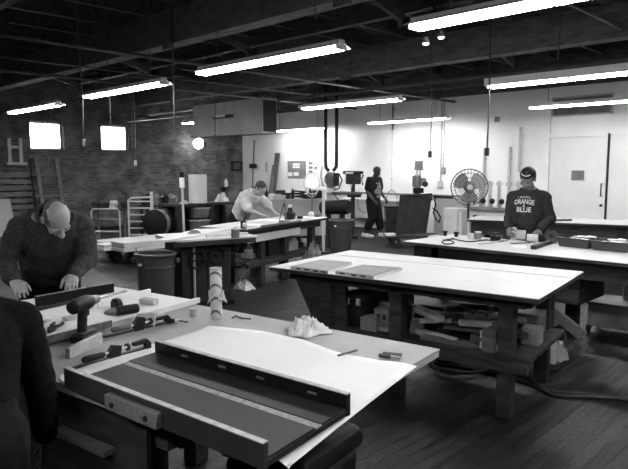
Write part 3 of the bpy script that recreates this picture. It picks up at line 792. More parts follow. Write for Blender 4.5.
ck = part('chuck', MB().lathe([(.024, .06), (.024, .085), (.021, .09), (.020, .115), (.011, .125)], (.0, 0, .175), 16, M3=Matrix(((0, 0, 1), (1, 0, 0), (0, 1, 0)))), 'grey_metal', t)
part('bit', MB().cyl((.12, 0, .175), (.20, 0, .175), .004, n=6), 'steel', ck)

# tape measure, inline screwdriver, blocks
p = P(117, 309, TZ + .011)
t = thing('tape_measure', 'black tape measure with bright rim standing beside the black screwdriver', 'tape measure', p, cam_dir(.6, .8))
part('case', MB().prism([(-.036, -.02, 0), (.036, -.02, 0), (.036, -.02, .03), (.02, -.02, .058), (-.015, -.02, .062), (-.036, -.02, .04)], (0, .04, 0)), 'black', t, bevel=.008)
part('badge', MB().cyl((-.002, -.0205, .032), (-.002, -.022, .032), .02, n=16), 'dark_metal', t); part('clip', MB().box((.0, .024, .03), (.02, .006, .05)), 'steel', t)
a = P(104, 313, TZ + .036); b = P(138, 308, TZ + .036); 
t = thing('power_screwdriver', 'black inline power screwdriver lying in front of the tape measure', 'screwdriver', V((a.x, a.y, TZ + .01)))
dd = (b - a); l = dd.length; Mx = Matrix((basis(dd)[0], basis(dd)[1], dd.normalized())).transposed()
part('body', MB(t.location).lathe([(.006, 0), (.012, .01), (.02, .04), (.022, .06)], a, 14, M3=Mx), 'grey_metal', t)
part('grip', MB(t.location).lathe([(.023, .06), (.026, .07), (.026, l - .01), (.022, l)], a, 14, M3=Mx), 'black', t)
def block(name, label, px, py, z, size, rz, m, cat='wood block', dz=0, bevel=.003):
    p = P(px, py, z); return solid(name, MB().b2(-size[0] / 2, size[0] / 2, -size[1] / 2, size[1] / 2, 0, size[2]), m, label, cat, loc=p, rz=rz, bevel=bevel)
block('wood_block', 'small pale block with a notch lying behind the bar clamps', 149, 304, TZ + .011, (.05, .10, .032), RTAB + .2, 'pale_wood')
block('cork_block', 'tiny pale block standing alone left of the striped tube', 193, 316.5, TZ, (.028, .028, .045), .4, 'pale_wood')
block('cork', 'small pale block at the foot of the cordless drill', 70, 320, TZ + .052, (.06, .04, .02), .2, 'pale_wood')
# bar clamps
def bar_clamp(label, a, b, jaw_h, hand_len, block_m=None):
    """bar from a (handle end) to b lying on the bench"""
    a = V(a); b = V(b); d = (b - a); l = d.length; rz = math.atan2(d.y, d.x)
    t = thing('bar_clamp', label, 'clamp', (a.x, a.y, TZ), rz, 'bar clamps on the nearest bench')
    part('bar', MB().b2(0, l, -.011, .011, .004, .013), 'dark_metal', t)
    part('fixed_jaw', MB().prism([(l - .025, -.012, .0), (l, -.012, .0), (l, -.012, .03), (l - .02, -.012, .05), (l - .09, -.012, .045), (l - .09, -.012, .03), (l - .03, -.012, .028)], (0, .024, 0)), 'black', t, bevel=.003)
    k = l * .52
    part('sliding_jaw', MB().prism([(k - .03, -.014, .0), (k + .02, -.014, .0), (k + .03, -.014, jaw_h), (k - .01, -.014, jaw_h + .01), (k - .035, -.014, .03)], (0, .028, 0)), 'black', t, bevel=.003)
    h = part('handle', MB().lathe([(.010, 0), (.014, .01), (.013, hand_len - .01), (.009, hand_len)], (k - .05 - hand_len, 0, .03), 12, M3=Matrix(((0, 0, 1), (1, 0, 0), (0, 1, 0)))), block_m or 'black', t)
    part('screw', MB().cyl((k - .055, 0, .03), (k + .06, 0, .034), .006, n=8), 'steel', h)
    part('pad', MB().cyl((k + .06, 0, .034), (k + .07, 0, .034), .016, n=12), 'dark_metal', t)
    return t
bar_clamp('bar clamp with a pale wooden handle, farther from the dark panel', P(103, 338.5, TZ), P(170, 323, TZ), .06, .1, 'mid_wood')
bar_clamp('bar clamp with a black handle, touching the corner of the dark panel', P(72, 371, TZ), P(150, 348, TZ), .05, .1)
p = P(143, 327, TZ); 
solid('wood_block', MB().prism([(-.05, -.02, .0), (.05, -.02, .0), (.055, -.02, .075), (-.04, -.02, .065)], (0, .03, 0)), 'pale_wood', 'upright pale block held between the jaws of the farther bar clamp', 'wood block', loc=p + S8 * .02, rz=cam_dir(.15, 1), bevel=.002)
a = P(70, 359, TZ); b = P(103, 344, TZ)
solid('wood_wedge', MB(a).prism([a, b, b + UP * .055, a + UP * .045], V((-.012, .016, 0))), 'pale_wood', 'pale flat offcut standing on edge in front of the cordless drill', 'offcut', loc=a, bevel=.002)
a = P(164, 321, TZ + .014); b = P(188, 320.5, TZ + .014); m_ = a.lerp(b, .45)
t = thing('screwdriver', 'small screwdriver with black grip and pale collar beyond the clamps', 'screwdriver', V((a.x, a.y, TZ)))
part('grip', MB(t.location).cyl(a, m_, .014, .011, n=10), 'black', t); part('collar', MB(t.location).cyl(m_, a.lerp(b, .62), .009, n=10), 'white_paint', t); part('shaft', MB(t.location).cyl(a.lerp(b, .62), b - UP * .008, .0035, n=6), 'dark_metal', t)
a = P(232, 318, TZ + .004)
solid('wire_offcut', MB(a).tube([a, P(236, 315.5, TZ + .004), P(241, 318, TZ + .004), P(251, 319, TZ + .004)], .0035, 6), 'dark_metal', 'small bent wire lying between the striped tube and the rag', 'wire', loc=a)
for lab, x, y, s in (('pale wood chip behind the head of the black bar clamp', 97, 332, .03), ('pale wood chip at the left end of the bench near the dark sleeve', 46, 322, .04)):
    block('wood_chip', lab, x, y, TZ if x > 90 else TZ + .052, (s, s * .7, .01), .6, 'pale_wood', 'wood chip')
p = P(52, 331, TZ + .0515)
t = thing('pliers', 'dark pliers lying on the white panel beside the nearest sleeve', 'pliers', p, cam_dir(.9, .1))
part('handle', MB().tube([(-.02, 0, .012), (-.06, .02, .012), (-.1, .02, .012)], .008), 'black', t); part('handle', MB().tube([(-.02, 0, .012), (-.06, -.02, .012), (-.1, -.02, .012)], .008), 'black', t)
part('jaws', MB().prism([(-.02, -.015, .003), (.0, -.017, .003), (.05, -.005, .003), (.05, .005, .003), (.0, .017, .003), (-.02, .015, .003)], (0, 0, .016)), 'dark_metal', t)

# striped caulk tube with crumpled bag
p = P(216.5, 318, TZ)
t = thing('striped_tube', 'tall pale tube with diagonal stripes standing on the nearest bench', 'tube', p)
part('tube', MB().lathe([(.030, 0), (.031, .004), (.031, .262), (.029, .268)], n=20), 'striped_carton', t); part('rim', MB().lathe([(.032, .262), (.032, .272), (.026, .273), (.025, .268)], n=20), 'pale_metal', t)
tp = MB()
for k in range(9):
    a_ = k * 2 * PI / 9; c_ = V((math.cos(a_), math.sin(a_), 0)); tp.prism([c_ * .032 + UP * (.10 + .02 * (k % 2)), c_ * (.042 + .008 * (k % 3)) + UP * (.08 + .03 * (k % 2)), c_ * .033 + V((-c_.y, c_.x, 0)) * .02 + UP * .15], V((-c_.y, c_.x, 0)) * .006)
part('torn_wrapper', tp, 'light_board', t)

# black bin at the bench end
p = P(362, 447, .72); a = cam_dir(.7, .7)
q = V((p.x, p.y, 0))
t = thing('black_bin', 'black plastic tool bin with a rounded lid under the near end of the nearest bench', 'bin', tl(T1, .62, .36, 0), RTAB - PI / 4)
part('tub', MB().loft([((0, 0, .0), (.24, 0, 0), (0, .24, 0)), ((0, 0, .52), (.28, 0, 0), (0, .28, 0))], 4), 'black', t, bevel=.03)
part('lid', MB().loft([((0, 0, .525), (.30, 0, 0), (0, .30, 0)), ((0, 0, .58), (.30, 0, 0), (0, .30, 0)), ((0, 0, .62), (.27, 0, 0), (0, .27, 0))], 4), 'black', t, bevel=.025)

# ------------------------------------------------------------------ middle bench contents
def jamb_panel(label, px, notch):
    zt = TZ + .022; pts = [P(x, y, zt) for x, y in px]; o = V((pts[0].x, pts[0].y, TZ + .001))
    t = thing('grey_board', label, 'panel', o)
    p2 = [V((p.x, p.y, TZ + .001)) for p in pts]
    part('core', MB(o).prism(p2, (0, 0, .019)), 'light_board', t)
    c = sum(p2, V((0, 0, 0))) / 4
    part('face_sheet', MB(o).prism([c + (p - c) * .97 + UP * .0192 for p in p2], (0, 0, .003)), 'face_grey', t)
    a, b = p2[0], p2[3]
    for u in notch:
        part('notch', MB(o).bar(a.lerp(b, u) + UP * .01, a.lerp(b, u + .13) + UP * .01, .004, .012), 'dark_metal', t)
    return t
M['face_grey'] = mat('grey faced board', .065, .5, .35, 5)
jamb_panel('left one of the two grey panels lying on the middle bench', [(290.5, 266), (320.5, 259.5), (352, 262), (328, 271)], (.15, .38, .62, .82))
jamb_panel('right one of the two grey panels lying on the middle bench', [(335.5, 271), (362.5, 264.5), (402, 267.5), (374, 276.3)], (.12, .42, .66))
solid('white_sheet', MB().b2(.88, 1.215, .005, 2.12, 0, .003), 'top_white', 'long white strip along the rear edge of the middle bench top', 'sheet', loc=tl(T2, 0, 0, TZ + .0005), rz=RTAB)
def in2(name, label, cat, y, x, size, m, rot=0, z=.421, bevel=.003):
    return solid(name, MB().b2(-size[0] / 2, size[0] / 2, -size[1] / 2, size[1] / 2, 0, size[2]), m, label, cat, loc=tl(T2, x, y, z), rz=RTAB + rot, bevel=bevel)
t = thing('canister', 'dark round canister with pale clamps on the shelf of the middle bench', 'canister', tl(T2, .34, 1.47, .421))
part('drum', MB().lathe([(.13, 0), (.135, .02), (.135, .2), (.12, .25), (.05, .27)], n=22), 'black', t); part('latch', MB().box((-.14, .02, .2), (.02, .03, .05)), 'pale_metal', t); part('latch', MB().box((-.12, -.07, .2), (.02, .03, .05)), 'pale_metal', t)
part('hose', MB().tube([(0.06 * math.sin(k * .4), .16 + .05 * math.sin(k * .4), .02 + .028 * k) for k in range(9)], .022), 'black', t)
in2('small_box', 'small grey box on the middle bench shelf next to the canister', 'box', 1.30, .23, (.14, .14, .1), 'card')
b_ = in2('printed_carton', 'pale printed carton on the middle bench shelf', 'carton', 1.2, .28, (.12, .17, .17), 'card', .1)
for k in range(3): 
    pp = part('print', MB().b2(-.0615, -.06, -.06 + k * .045, -.03 + k * .045, .09, .13), 'dark_metal', b_)
part('flap', MB().b2(-.064, -.06, -.085, .085, .0, .03), 'pale_metal', b_)
in2('wooden_box', 'dark square box right of the printed carton under the middle bench', 'box', .98+.12, .3, (.16, .12, .2), 'mid_wood')
in2('tin', 'low dark tin beside the middle leg under the bench', 'tin', .98, .36, (.12, .1, .09), 'grey_metal', .3)
solid('white_offcut', MB().prism([(0, 0, 0), (0, -.28, .02), (0, -.34, .12), (0, -.22, .14), (0, -.2, .2), (0, .05, .22)], (.012, .0, 0)), 'light_board', 'jagged white board scrap leaning at the back of the middle bench shelf', 'board scrap', loc=tl(T2, .62, 1.5, .45), rz=RTAB)
rnd = random.Random(12)
labs = ['long dark stick lying lowest in the scrap pile under the middle bench', 'pale ended stick poking forward at left of the scrap pile', 'flat pale offcut on top of the scrap pile', 'dark plank lying across the back of the scrap pile',
        'short thick offcut at the right of the scrap pile', 'thin batten slanting through the scrap pile', 'grey strip lying along the front of the scrap pile', 'mid brown lath behind the pale ended stick', 'tilted board leaning on the right of the scrap pile',
        'narrow pale lath at the back of the scrap pile', 'broad offcut half hidden in the scrap pile', 'short pale stub near the leg beside the scrap pile']
geo = [(.5, .62, .5, .03, .06, 'old_wood', .2, 0), (.28, .82, .42, .05, .04, 'pale_wood', -.3, 0), (.36, .55, .4, .1, .025, 'mid_wood', .1, .075), (.75, .6, .75, .12, .03, 'old_wood', .05, 0), (.3, .42, .22, .09, .07, 'mid_wood', -.2, 0),
       (.42, .62, .6, .03, .03, 'pale_wood', .35, .105), (.22, .6, .55, .07, .03, 'mid_wood', .04, 0), (.62, .75, .4, .06, .05, 'mid_wood', -.1, 0), (.5, .42, .3, .16, .02, 'mid_wood', .6, .14),
       (.85, .5, .6, .05, .04, 'pale_wood', 0, .0), (.6, .5, .35, .14, .04, 'old_wood', .15, .06), (.22, .34, .14, .06, .05, 'pale_wood', .1, 0)]
for lab, (x, y, l, w_, h_, m_, r_, dz) in zip(labs, geo):
    in2('scrap_stick', lab, 'wood scrap', y, x, (w_, l, h_), m_, r_, .421 + dz, .002)['group'] = 'wood scraps under the middle bench'
for k in range(22):
    l_ = rnd.uniform(.12, .5); h_ = rnd.uniform(.02, .05)
    o = solid('scrap_stick', MB().b2(-.5 * h_ * 1.5, .5 * h_ * 1.5, -l_ / 2, l_ / 2, 0, h_), rnd.choice(['mid_wood', 'pale_wood', 'old_wood', 'card']), 'small wood offcut tossed in the heap on the middle bench shelf', 'wood scrap', loc=tl(T2, rnd.uniform(.3, .95), rnd.uniform(.3, .92), .53 + rnd.uniform(-.03, .03)), rz=RTAB + rnd.uniform(-.9, .9), group='wood scraps under the middle bench', bevel=.002)
    o.rotation_euler.x = rnd.uniform(-.25, .25)
t = thing('scrap_crate', 'small open slatted crate at the right end of the scrap pile', 'crate', tl(T2, .26, .36, .421), RTAB)
part('side', MB().b2(-.1, -.085, -.05, .05, 0, .16), 'mid_wood', t); part('side', MB().b2(.085, .1, -.05, .05, 0, .16), 'mid_wood', t); part('floor_board', MB().b2(-.084, .084, -.05, .05, 0, .012), 'mid_wood', t)
part('slat', MB().b2(-.1, .1, .05, .062, .02, .06), 'pale_wood', t); part('slat', MB().b2(-.1, .1, .05, .062, .09, .14), 'pale_wood', t); part('slat', MB().b2(-.1, .1, -.062, -.05, .02, .06), 'pale_wood', t)
t = thing('tube_tool', 'long dark tube tool with a flared end on the middle bench shelf', 'tool', tl(T2, .72, .95, .50), RTAB)
part('barrel', MB().cyl((0, 0, 0), (0, -.45, 0), .03, n=14), 'dark_metal', t); part('flare', MB().cyl((0, 0.001, 0), (0, .07, 0), .032, .06, 16), 'grey_metal', t); part('stand', MB().b2(-.03, .03, -.3, -.2, -.079, -.03), 'dark_metal', t)
block('pale_box', 'pale scratched box behind the right leg of the middle bench', 532, 343, .42, (.12, .12, .12), RTAB, 'card', 'box')
for lab, y, x, s, m_ in (('dark flat case at the back of the middle bench shelf', 1.0, .8, (.3, .3, .14), 'black'), ('grey case at the back under the left of the middle bench', 1.45, .8, (.3, .3, .2), 'dark_metal'), ('brown box at the back right of the middle bench shelf', .3, .85, (.24, .2, .16), 'mid_wood')):
    in2('tool_case', lab, 'case', y, x, s, m_)

# black cables on the floor
def cable(label, pts, r=.011, m='rubber'):
    pts = [V(p) for p in pts]; sm = []
    for i in range(len(pts) - 1):
        p0 = pts[max(i - 1, 0)]; p1 = pts[i]; p2 = pts[i + 1]; p3 = pts[min(i + 2, len(pts) - 1)]
        for k in range(6):
            t_ = k / 6; sm.append(.5 * ((2 * p1) + (p2 - p0) * t_ + (2 * p0 - 5 * p1 + 4 * p2 - p3) * t_ ** 2 + (3 * p1 - p0 - 3 * p2 + p3) * t_ ** 3))
    sm.append(pts[-1])
    return solid('power_cable', MB(pts[0]).tube(sm, r, 8), m, label, 'power cord', loc=pts[0], smooth='all')
def gp_(l, z=.011): return [P(x, y, z) for x, y in l]
cable('thick black cable snaking from under the middle bench to the right edge', gp_([(436, 352), (470, 361), (515, 366), (548, 393), (590, 397), (640, 400)]), .016)
cable('second black cable lying just above the thick one on the floor', gp_([(425, 362), (470, 369), (520, 381), (552, 391), (590, 394), (640, 403)]), .011)
loop = [(430, 366), (450, 374), (480, 370), (495, 362), (480, 356), (450, 356), (432, 362), (445, 371), (475, 373), (500, 366)]
cable('tangled loop of cable on the floor below the scrap pile', gp_(loop, .034), .011)
cable('short cable curl by the rear leg of the middle bench', gp_([(520, 360), (540, 357), (557, 362), (556, 369), (540, 370)]), .012)
# ================================================================== ON THE RIGHT BENCH
def on3(px, py): return P(px, py, TZ)
def tray(label, px0, px1, seed):
    """open tool tray; near edge seen between two picture points"""
    a = on3(*px0); b = on3(*px1); dd = b - a; l = dd.length; rz = math.atan2(dd.y, dd.x)
    t = thing('tool_tray', label, 'tray', a, rz, 'tool trays on the right bench')
    w = .30; h = .085
    part('tray_floor', MB().b2(.0, l, 0, w, 0, .006), 'grey_plastic', t)
    for nm, y in (('near_side', 0), ('far_side', w)): part('side', MB().prism([(0, y - .004, .006), (l, y - .004, .006), (l + .02, y - .004, h), (-.02, y - .004, h)], (0, .008, 0)), 'grey_plastic', t)
    for x in (0, l): part('end', MB().b2(x - .004, x + .004, .005, w - .005, .006, h), 'grey_plastic', t)
    for y in (-.012, w): part('rim', MB().b2(-.025, l + .025, y, y + .012, h, h + .008), 'grey_plastic', t)
    rnd = random.Random(seed); out = []
    kinds = ['long pale file', 'grey steel spanner', 'dark handled chisel', 'pale wooden folding rule', 'dark screwdriver', 'bright steel rod', 'white marker']
    for k, kd in enumerate(kinds):
        y = .03 + .24 * k / 6; x0 = rnd.uniform(.03, .1); x1 = l - rnd.uniform(.03, .1); r = rnd.uniform(.007, .012)
        z = h - .02 + rnd.uniform(0, .03)
        mm = ['pale_wood', 'steel', 'dark_metal', 'pale_wood', 'grey_metal', 'steel', 'white_paint'][k]
        p0 = V((x0, y + rnd.uniform(-.02, .02), z)); p1 = V((x1, y + rnd.uniform(-.02, .02), z + rnd.uniform(-.01, .01)))
        m3 = Euler((0, 0, rz)).to_matrix(); w0 = V(a) + m3 @ p0
        o = solid('hand_tool', MB().cyl((0, 0, 0), p0.lerp(p1, .62) - p0, r * .6, n=8).cyl(p0.lerp(p1, .62) - p0, p1 - p0, r * 1.3, r, n=8), mm, kd + ' lying ' + ('nearest the front' if k < 2 else 'in the middle' if k < 5 else 'at the back') + ' of the ' + seed_name[seed], 'hand tool', loc=w0, rz=rz, group='tools in the trays')
    part('filler', MB().b2(.02, l - .02, .02, w - .02, .007, h - .03), 'old_wood', t)
    return t
seed_name = {1: 'left tool tray', 2: 'right tool tray'}
tray('left one of two dark tool trays on the right bench', (559, 246), (587, 249), 1)
tray('right one of two dark tool trays, at the right edge of the picture', (592.5, 249.8), (626, 253), 2)
a = on3(533, 249.5); b = on3(561, 240)
solid('dark_bar', MB(a).bar(a + UP * .02, b + UP * .02, .05, .038), 'dark_metal', 'long dark square bar lying in front of the left tool tray', 'bar', loc=a, bevel=.003)
# angle sander under his hand
p = on3(548, 243)
t = thing('disc_sander', 'dark power sander with a round disc under the hand of the man in the sweatshirt', 'sander', p + UP * .0, cam_dir(.5, .85))
part('body', MB().lathe([(.03, -.16), (.042, -.12), (.045, .0), (.04, .06)], (0, 0, .05), 16, M3=Matrix(((0, 0, 1), (1, 0, 0), (0, 1, 0)))), 'black', t)
M3v = Euler((R(70), 0, R(20))).to_matrix()
part('disc', MB().lathe([(.068, -.008), (.07, 0), (.068, .008)], (.04, -.055, .075), 24, M3=M3v), 'dark_metal', t)
part('handle', MB().cyl((-.10, 0, .045), (-.2, .02, .05), .024, .02, 12), 'black', t)
part('guard', MB().cyl((.03, -.04, .05), (.035, -.05, .10), .03, n=12), 'dark_metal', t)
def canis(name, label, cat, px, py, r, h, m, lid=None, z=TZ):
    p = P(px, py, z); t = thing(name, label, cat, p)
    part('body', MB().lathe([(r * .96, 0), (r, .004), (r, h * .86), (r * .97, h * .88)], n=18), m, t)
    part('lid', MB().lathe([(r * .99, h * .88), (r * 1.02, h * .885), (r * 1.02, h * .99), (r * .95, h)], n=18), lid or m, t)
    return t
canis('can', 'small grey can beside the jar with the white lid on the right bench', 'can', 471, 239, .035, .065, 'pale_metal')
canis('jar', 'dark jar with a white lid next to the small grey can', 'jar', 478, 239, .038, .085, 'card', 'white_paint')
p = P(495.5, 240.5, TZ)
t = thing('charger', 'black battery charger on the right bench in front of the white end board', 'charger', p, .3)
part('base', MB().b2(-.05, .05, -.05, .05, 0, .05), 'black', t, bevel=.008); part('battery', MB().b2(-.035, .035, -.03, .03, .051, .09), 'dark_metal', t, bevel=.006)
canis('spray_bottle', 'slim white bottle at the right hand of the man in the sweatshirt', 'bottle', 513.5, 239.5, .033, .14, 'white_paint', 'pale_metal')
p = P(520.5, 239, TZ); solid('white_carton', MB().b2(-.05, .05, -.05, .05, 0, .1), 'light_board', 'small white carton between the slim bottle and the pale roll', 'carton', loc=p, rz=.5, bevel=.003)
p = P(527, 238, TZ + .05); q = P(538, 238.5, TZ + .05)
solid('pale_roll', MB(p).cyl(p, q, .045, n=16), 'pale_metal', 'pale paper roll lying in front of the man in the sweatshirt', 'roll', loc=p)
for lab, a, b, w_, h_, m_ in (('thin pale stick lying on the right bench below the black cords', (479, 244.5), (506, 241), .03, .012, 'pale_wood'), ('thin dark stick lying before the man in the sweatshirt', (511, 244), (530, 243), .02, .01, 'mid_wood'), ('pale lath lying at the left end of the right bench', (430, 237.5), (438, 236), .05, .015, 'light_board')):
    a = on3(*a); b = on3(*b); solid('flat_stick', MB(a).bar(a + UP * h_ / 2, b + UP * h_ / 2, w_, h_), m_, lab, 'stick', loc=a)
cz = TZ + .007
def cord3(label, l): return cable(label, [P(x, y, cz) for x, y in l], .007)
cord3('black cord with a loop lying on the left end of the right bench', [(455, 239), (447, 239.5), (442, 242), (446, 244), (454, 243), (450, 240.5), (443, 240)])
cord3('long black cord curving across the right bench beside the jars', [(452, 238), (460, 240.5), (472, 241.5), (486, 240), (498, 241.5), (508, 240)])
for k, (px, py) in enumerate(((445, 234), (456, 235))):
    p = P(px, py + 1.5, TZ); solid('small_clamp', MB().b2(-.05, .05, -.02, .02, 0, .04).b2(-.06, -.03, -.03, .03, .04, .06), 'black', ('left' if k == 0 else 'right') + ' one of two small black clamps at the far corner of the right bench', 'clamp', loc=p, rz=.6, bevel=.004)
# under the right bench
t = thing('wheeled_chest', 'dark wooden chest on castors under the right bench at the right edge', 'chest', G(636, 5.85), R(4))
part('box', MB().b2(-.10, .34, -.35, .36, .09, .31), mat('chest wood', .24, .7, .3, 6), t, bevel=.006); part('lid', MB().b2(-.12, .36, -.37, .38, .3105, .335), 'card', t, bevel=.004)
for x in (-.05, .3):
    for y in (-.28, .36):
        w = part('caster', MB().cyl((x, y - .015, .045), (x, y + .015, .045), .044, n=16), 'rubber', t); part('fork', MB().b2(x - .02, x + .02, y - .022, y + .022, .07, .089), 'dark_metal', w)
p = tl(T3, .6, .62, .0); solid('vise_machine', MB().b2(-.12, .12, -.16, .16, 0, .16).cyl((0, -.1, .16), (0, .1, .24), .06, n=14), 'grey_metal', 'grey machine on the floor under the right end of the right bench', 'machine', loc=p, bevel=.006)
p = tl(T3, .4, 2.3, .0); solid('tool_case', MB().b2(-.15, .15, -.2, .2, 0, .25), 'black', 'black case on the floor under the left of the right bench', 'case', loc=p, bevel=.01)
p = tl(T3, .6, 1.95, .0); solid('tool_case', MB().b2(-.15, .15, -.2, .2, 0, .2), 'mid_wood', 'wooden box on the floor under the middle of the right bench', 'case', loc=p, bevel=.01)
p = G(560, 5.2); rag('sack', 'crumpled pale sack on the floor beside the right leg of the middle bench', p, (.15, .12), .26, 'grey_metal', 9)
p = G(607, 5.2); solid('bottle', MB().lathe([(.03, 0), (.03, .12), (.012, .16), (.012, .2)], n=12), 'pale_metal', 'thin pale bottle standing on the chest on castors', 'bottle', loc=V((t.location.x, t.location.y, .3355)) + V((.2, .1, 0)))
# on the pale bench behind
a = P(551, 221.3, TZ); b = P(571, 220.8, TZ)
solid('dark_stick', MB(a).bar(a + UP * .015, b + UP * .015, .05, .03), 'mid_wood', 'dark stick lying on the pale bench in front of the door', 'stick', loc=a)
p = tl(T4, .5, 1.4, TZ - .42); 
slab4 = tl(T4, .12, 1.1, .351)
solid('white_box', MB().b2(-.15, .15, -.3, .3, 0, .2), 'light_board', 'white box on the shelf under the pale bench by the door', 'box', loc=tl(T4, .35, 1.55, .351), rz=R4, bevel=.004)
for k, (y, h_, lab) in enumerate(((3.5, .26, 'black tool on the shelf under the left end of the pale bench'), (3.0, .3, 'dark motor on the shelf under the pale bench left of the sweatshirt'), (2.75, .2, 'small dark case under the pale bench beside the dark motor'))):
    solid('shelf_tool', MB().b2(-.12, .12, -.1, .1, 0, h_ * .6).cyl((0, -.06, h_ * .6), (0, .08, h_ * .75), .07, n=12), 'black', lab, 'tool', loc=tl(T4, .3, y, .351), rz=R4, bevel=.006)

# ================================================================== FAN
fc = D(469, 187, 10.9); fb = G(471, 10.9)
M['fan_grey'] = mat('fan blade grey', .28, .4, .1, 5)
t = thing('pedestal_fan', 'large round pedestal fan with wire guard in front of the white wall', 'fan', (fc.x, fc.y, 0), cam_dir(-.18, -1))
rf = .32; zc = fc.z
part('base', MB().lathe([(.28, 0), (.28, .02), (.06, .06)], n=28), 'dark_metal', t)
part('pole', MB().cyl((0, .0, .05), (0, .0, zc - .12), .022, n=12), 'dark_metal', t)
part('motor', MB().lathe([(.03, -.14), (.09, -.12), (.1, -.02), (.06, .0)], (0, 0, zc), 20, M3=Matrix(((1, 0, 0), (0, 0, 1), (0, 1, 0)))), 'fan_grey', t)
part('tilt_bracket', MB().b2(-.03, .03, -.08, .02, zc - .2, zc - .09), 'dark_metal', t, bevel=.004)
gd = MB()
for r_, y in ((rf, .05), (rf, .12), (rf * .96, -.02), (rf * .8, .17), (rf * .55, .19), (rf * .3, .2), (rf * .75, -.06)):
    gd.tube([(r_ * math.cos(k * PI / 18), y, zc + r_ * math.sin(k * PI / 18)) for k in range(36)], .006 if r_ == rf else .0035, 6, closed=True)
for k in range(30):
    a = k * 2 * PI / 30; c_, s_ = math.cos(a), math.sin(a)
    gd.tube([(.05 * c_, .205, zc + .05 * s_), (rf * .55 * c_, .19, zc + rf * .55 * s_), (rf * .85 * c_, .16, zc + rf * .85 * s_), (rf * c_, .08, zc + rf * s_), (rf * .9 * c_, -.04, zc + rf * .9 * s_), (.1 * c_, -.1, zc + .1 * s_)], .0022, 4)
part('guard', gd, 'dark_metal', t)
part('badge', MB().cyl((0, .2, zc), (0, .212, zc), .05, n=18), 'pale_metal', t)
for k, a0 in enumerate((R(35), R(145), R(268))):
    n = 12; vs = []; 
    bl_ = MB(); rr = []
    for i in range(n + 1):
        u = i / n; r_ = .05 + u * (rf * .88 - .05); w_ = .07 + .13 * math.sin(min(u * 1.25, 1) * PI * .62); w_ *= (1 - max(0, u - .82) ** 2 * 22)
        ca, sa = math.cos(a0), math.sin(a0); tx_, tz_ = -sa, ca
        ring = []
        for s_, th_ in ((-1, -.003), (1, -.003), (1, .003), (-1, .003)):
            ring.append((r_ * ca + tx_ * w_ * s_ * .72, .08 + s_ * .035 + th_, zc + r_ * sa + tz_ * w_ * s_ * .72))
        rr.append([V(q) for q in ring])
    bl_.rings(rr); part('blade', bl_, 'fan_grey', t)
part('hub', MB().cyl((0, .0, zc), (0, .13, zc), .045, n=16), 'dark_metal', t)

# ================================================================== MACHINES ALONG THE WHITE WALL
def mach(name, label, cat, px, dep, rz=0): return thing(name, label, cat, G(px, dep), rz)
# long edge bander behind the fan with posts and knobs
q = G(492, 12.2)
t = thing('edge_machine', 'long grey woodworking machine with clamping posts between fan and sweatshirt', 'machine', q, 0)
part('bed', MB().b2(-.3, .3, -1.0, .45, .62, .82), 'pale_metal', t, bevel=.01)
part('cabinet', MB().b2(-.25, .25, -.9, .4, 0, .618), 'grey_metal', t, bevel=.01)
part('rail', MB().b2(-.36, -.31, -1.0, .45, .68, .74), 'dark_metal', t); part('rail', MB().b2(-.36, -.31, -1.0, .45, .84, .88), 'grey_metal', t)
part('fence', MB().b2(-.3, -.1, -1.0, .45, .821, .90), 'grey_metal', t)
for k in range(5):
    y = .2 - k * .2
    ps = part('clamp_post', MB().cyl((-.1, y, .9), (-.1, y, 1.42), .035, n=12).box((-.1, y, 1.36), (.08, .1, .06)), 'pale_metal', t)
    part('knob', MB().ball((-.2, y + .09, 1.02), .055, n=12, m=8), 'black', ps); part('knob_stem', MB().cyl((-.2, y + .09, .9), (-.2, y + .09, .97), .015, n=8), 'steel', ps)
# pale cabinet beside the fan
t = mach('control_cabinet', 'pale grey upright cabinet on the floor just left of the fan pole', 'cabinet', 457, 11.5)
part('casing', MB().b2(-.2, .2, -.17, .17, 0.05, .92), 'pale_metal', t, bevel=.01); part('door', MB().b2(-.212, -.2, -.14, .14, .1, .87), 'pale_metal', t); part('plinth', MB().b2(-.18, .18, -.15, .15, 0, .05), 'dark_metal', t)
part('end_board', MB().b2(-.2, .2, -.23, -.175, 0.0, .86), 'light_board', t)
# white low cabinet with nozzle left of it
t = mach('white_cabinet', 'wide low white cabinet with a black hose between panel cart and fan', 'cabinet', 444, 14.7)
part('casing', MB().b2(-.3, .3, -.5, .08, .0, .98), 'light_board', t, bevel=.01)
part('nozzle', MB().cyl((-.34, -.45, 1.0), (-.34, .0, 1.0), .028, n=10).cyl((-.34, .0, 1.0), (-.34, .06, 1.0), .04, n=10), 'black', t)
part('bracket', MB().b2(-.36, -.2, -.2, -.16, .981, 1.0), 'dark_metal', t)
part('hose', MB().tube([(-.33, .06, .95), (-.36, .0, .8), (-.36, .06, .62), (-.36, -.02, .45), (-.36, -.11, .4), (-.36, -.14, .52), (-.36, -.04, .66), (-.35, .08, .72)], .018), 'black', t)
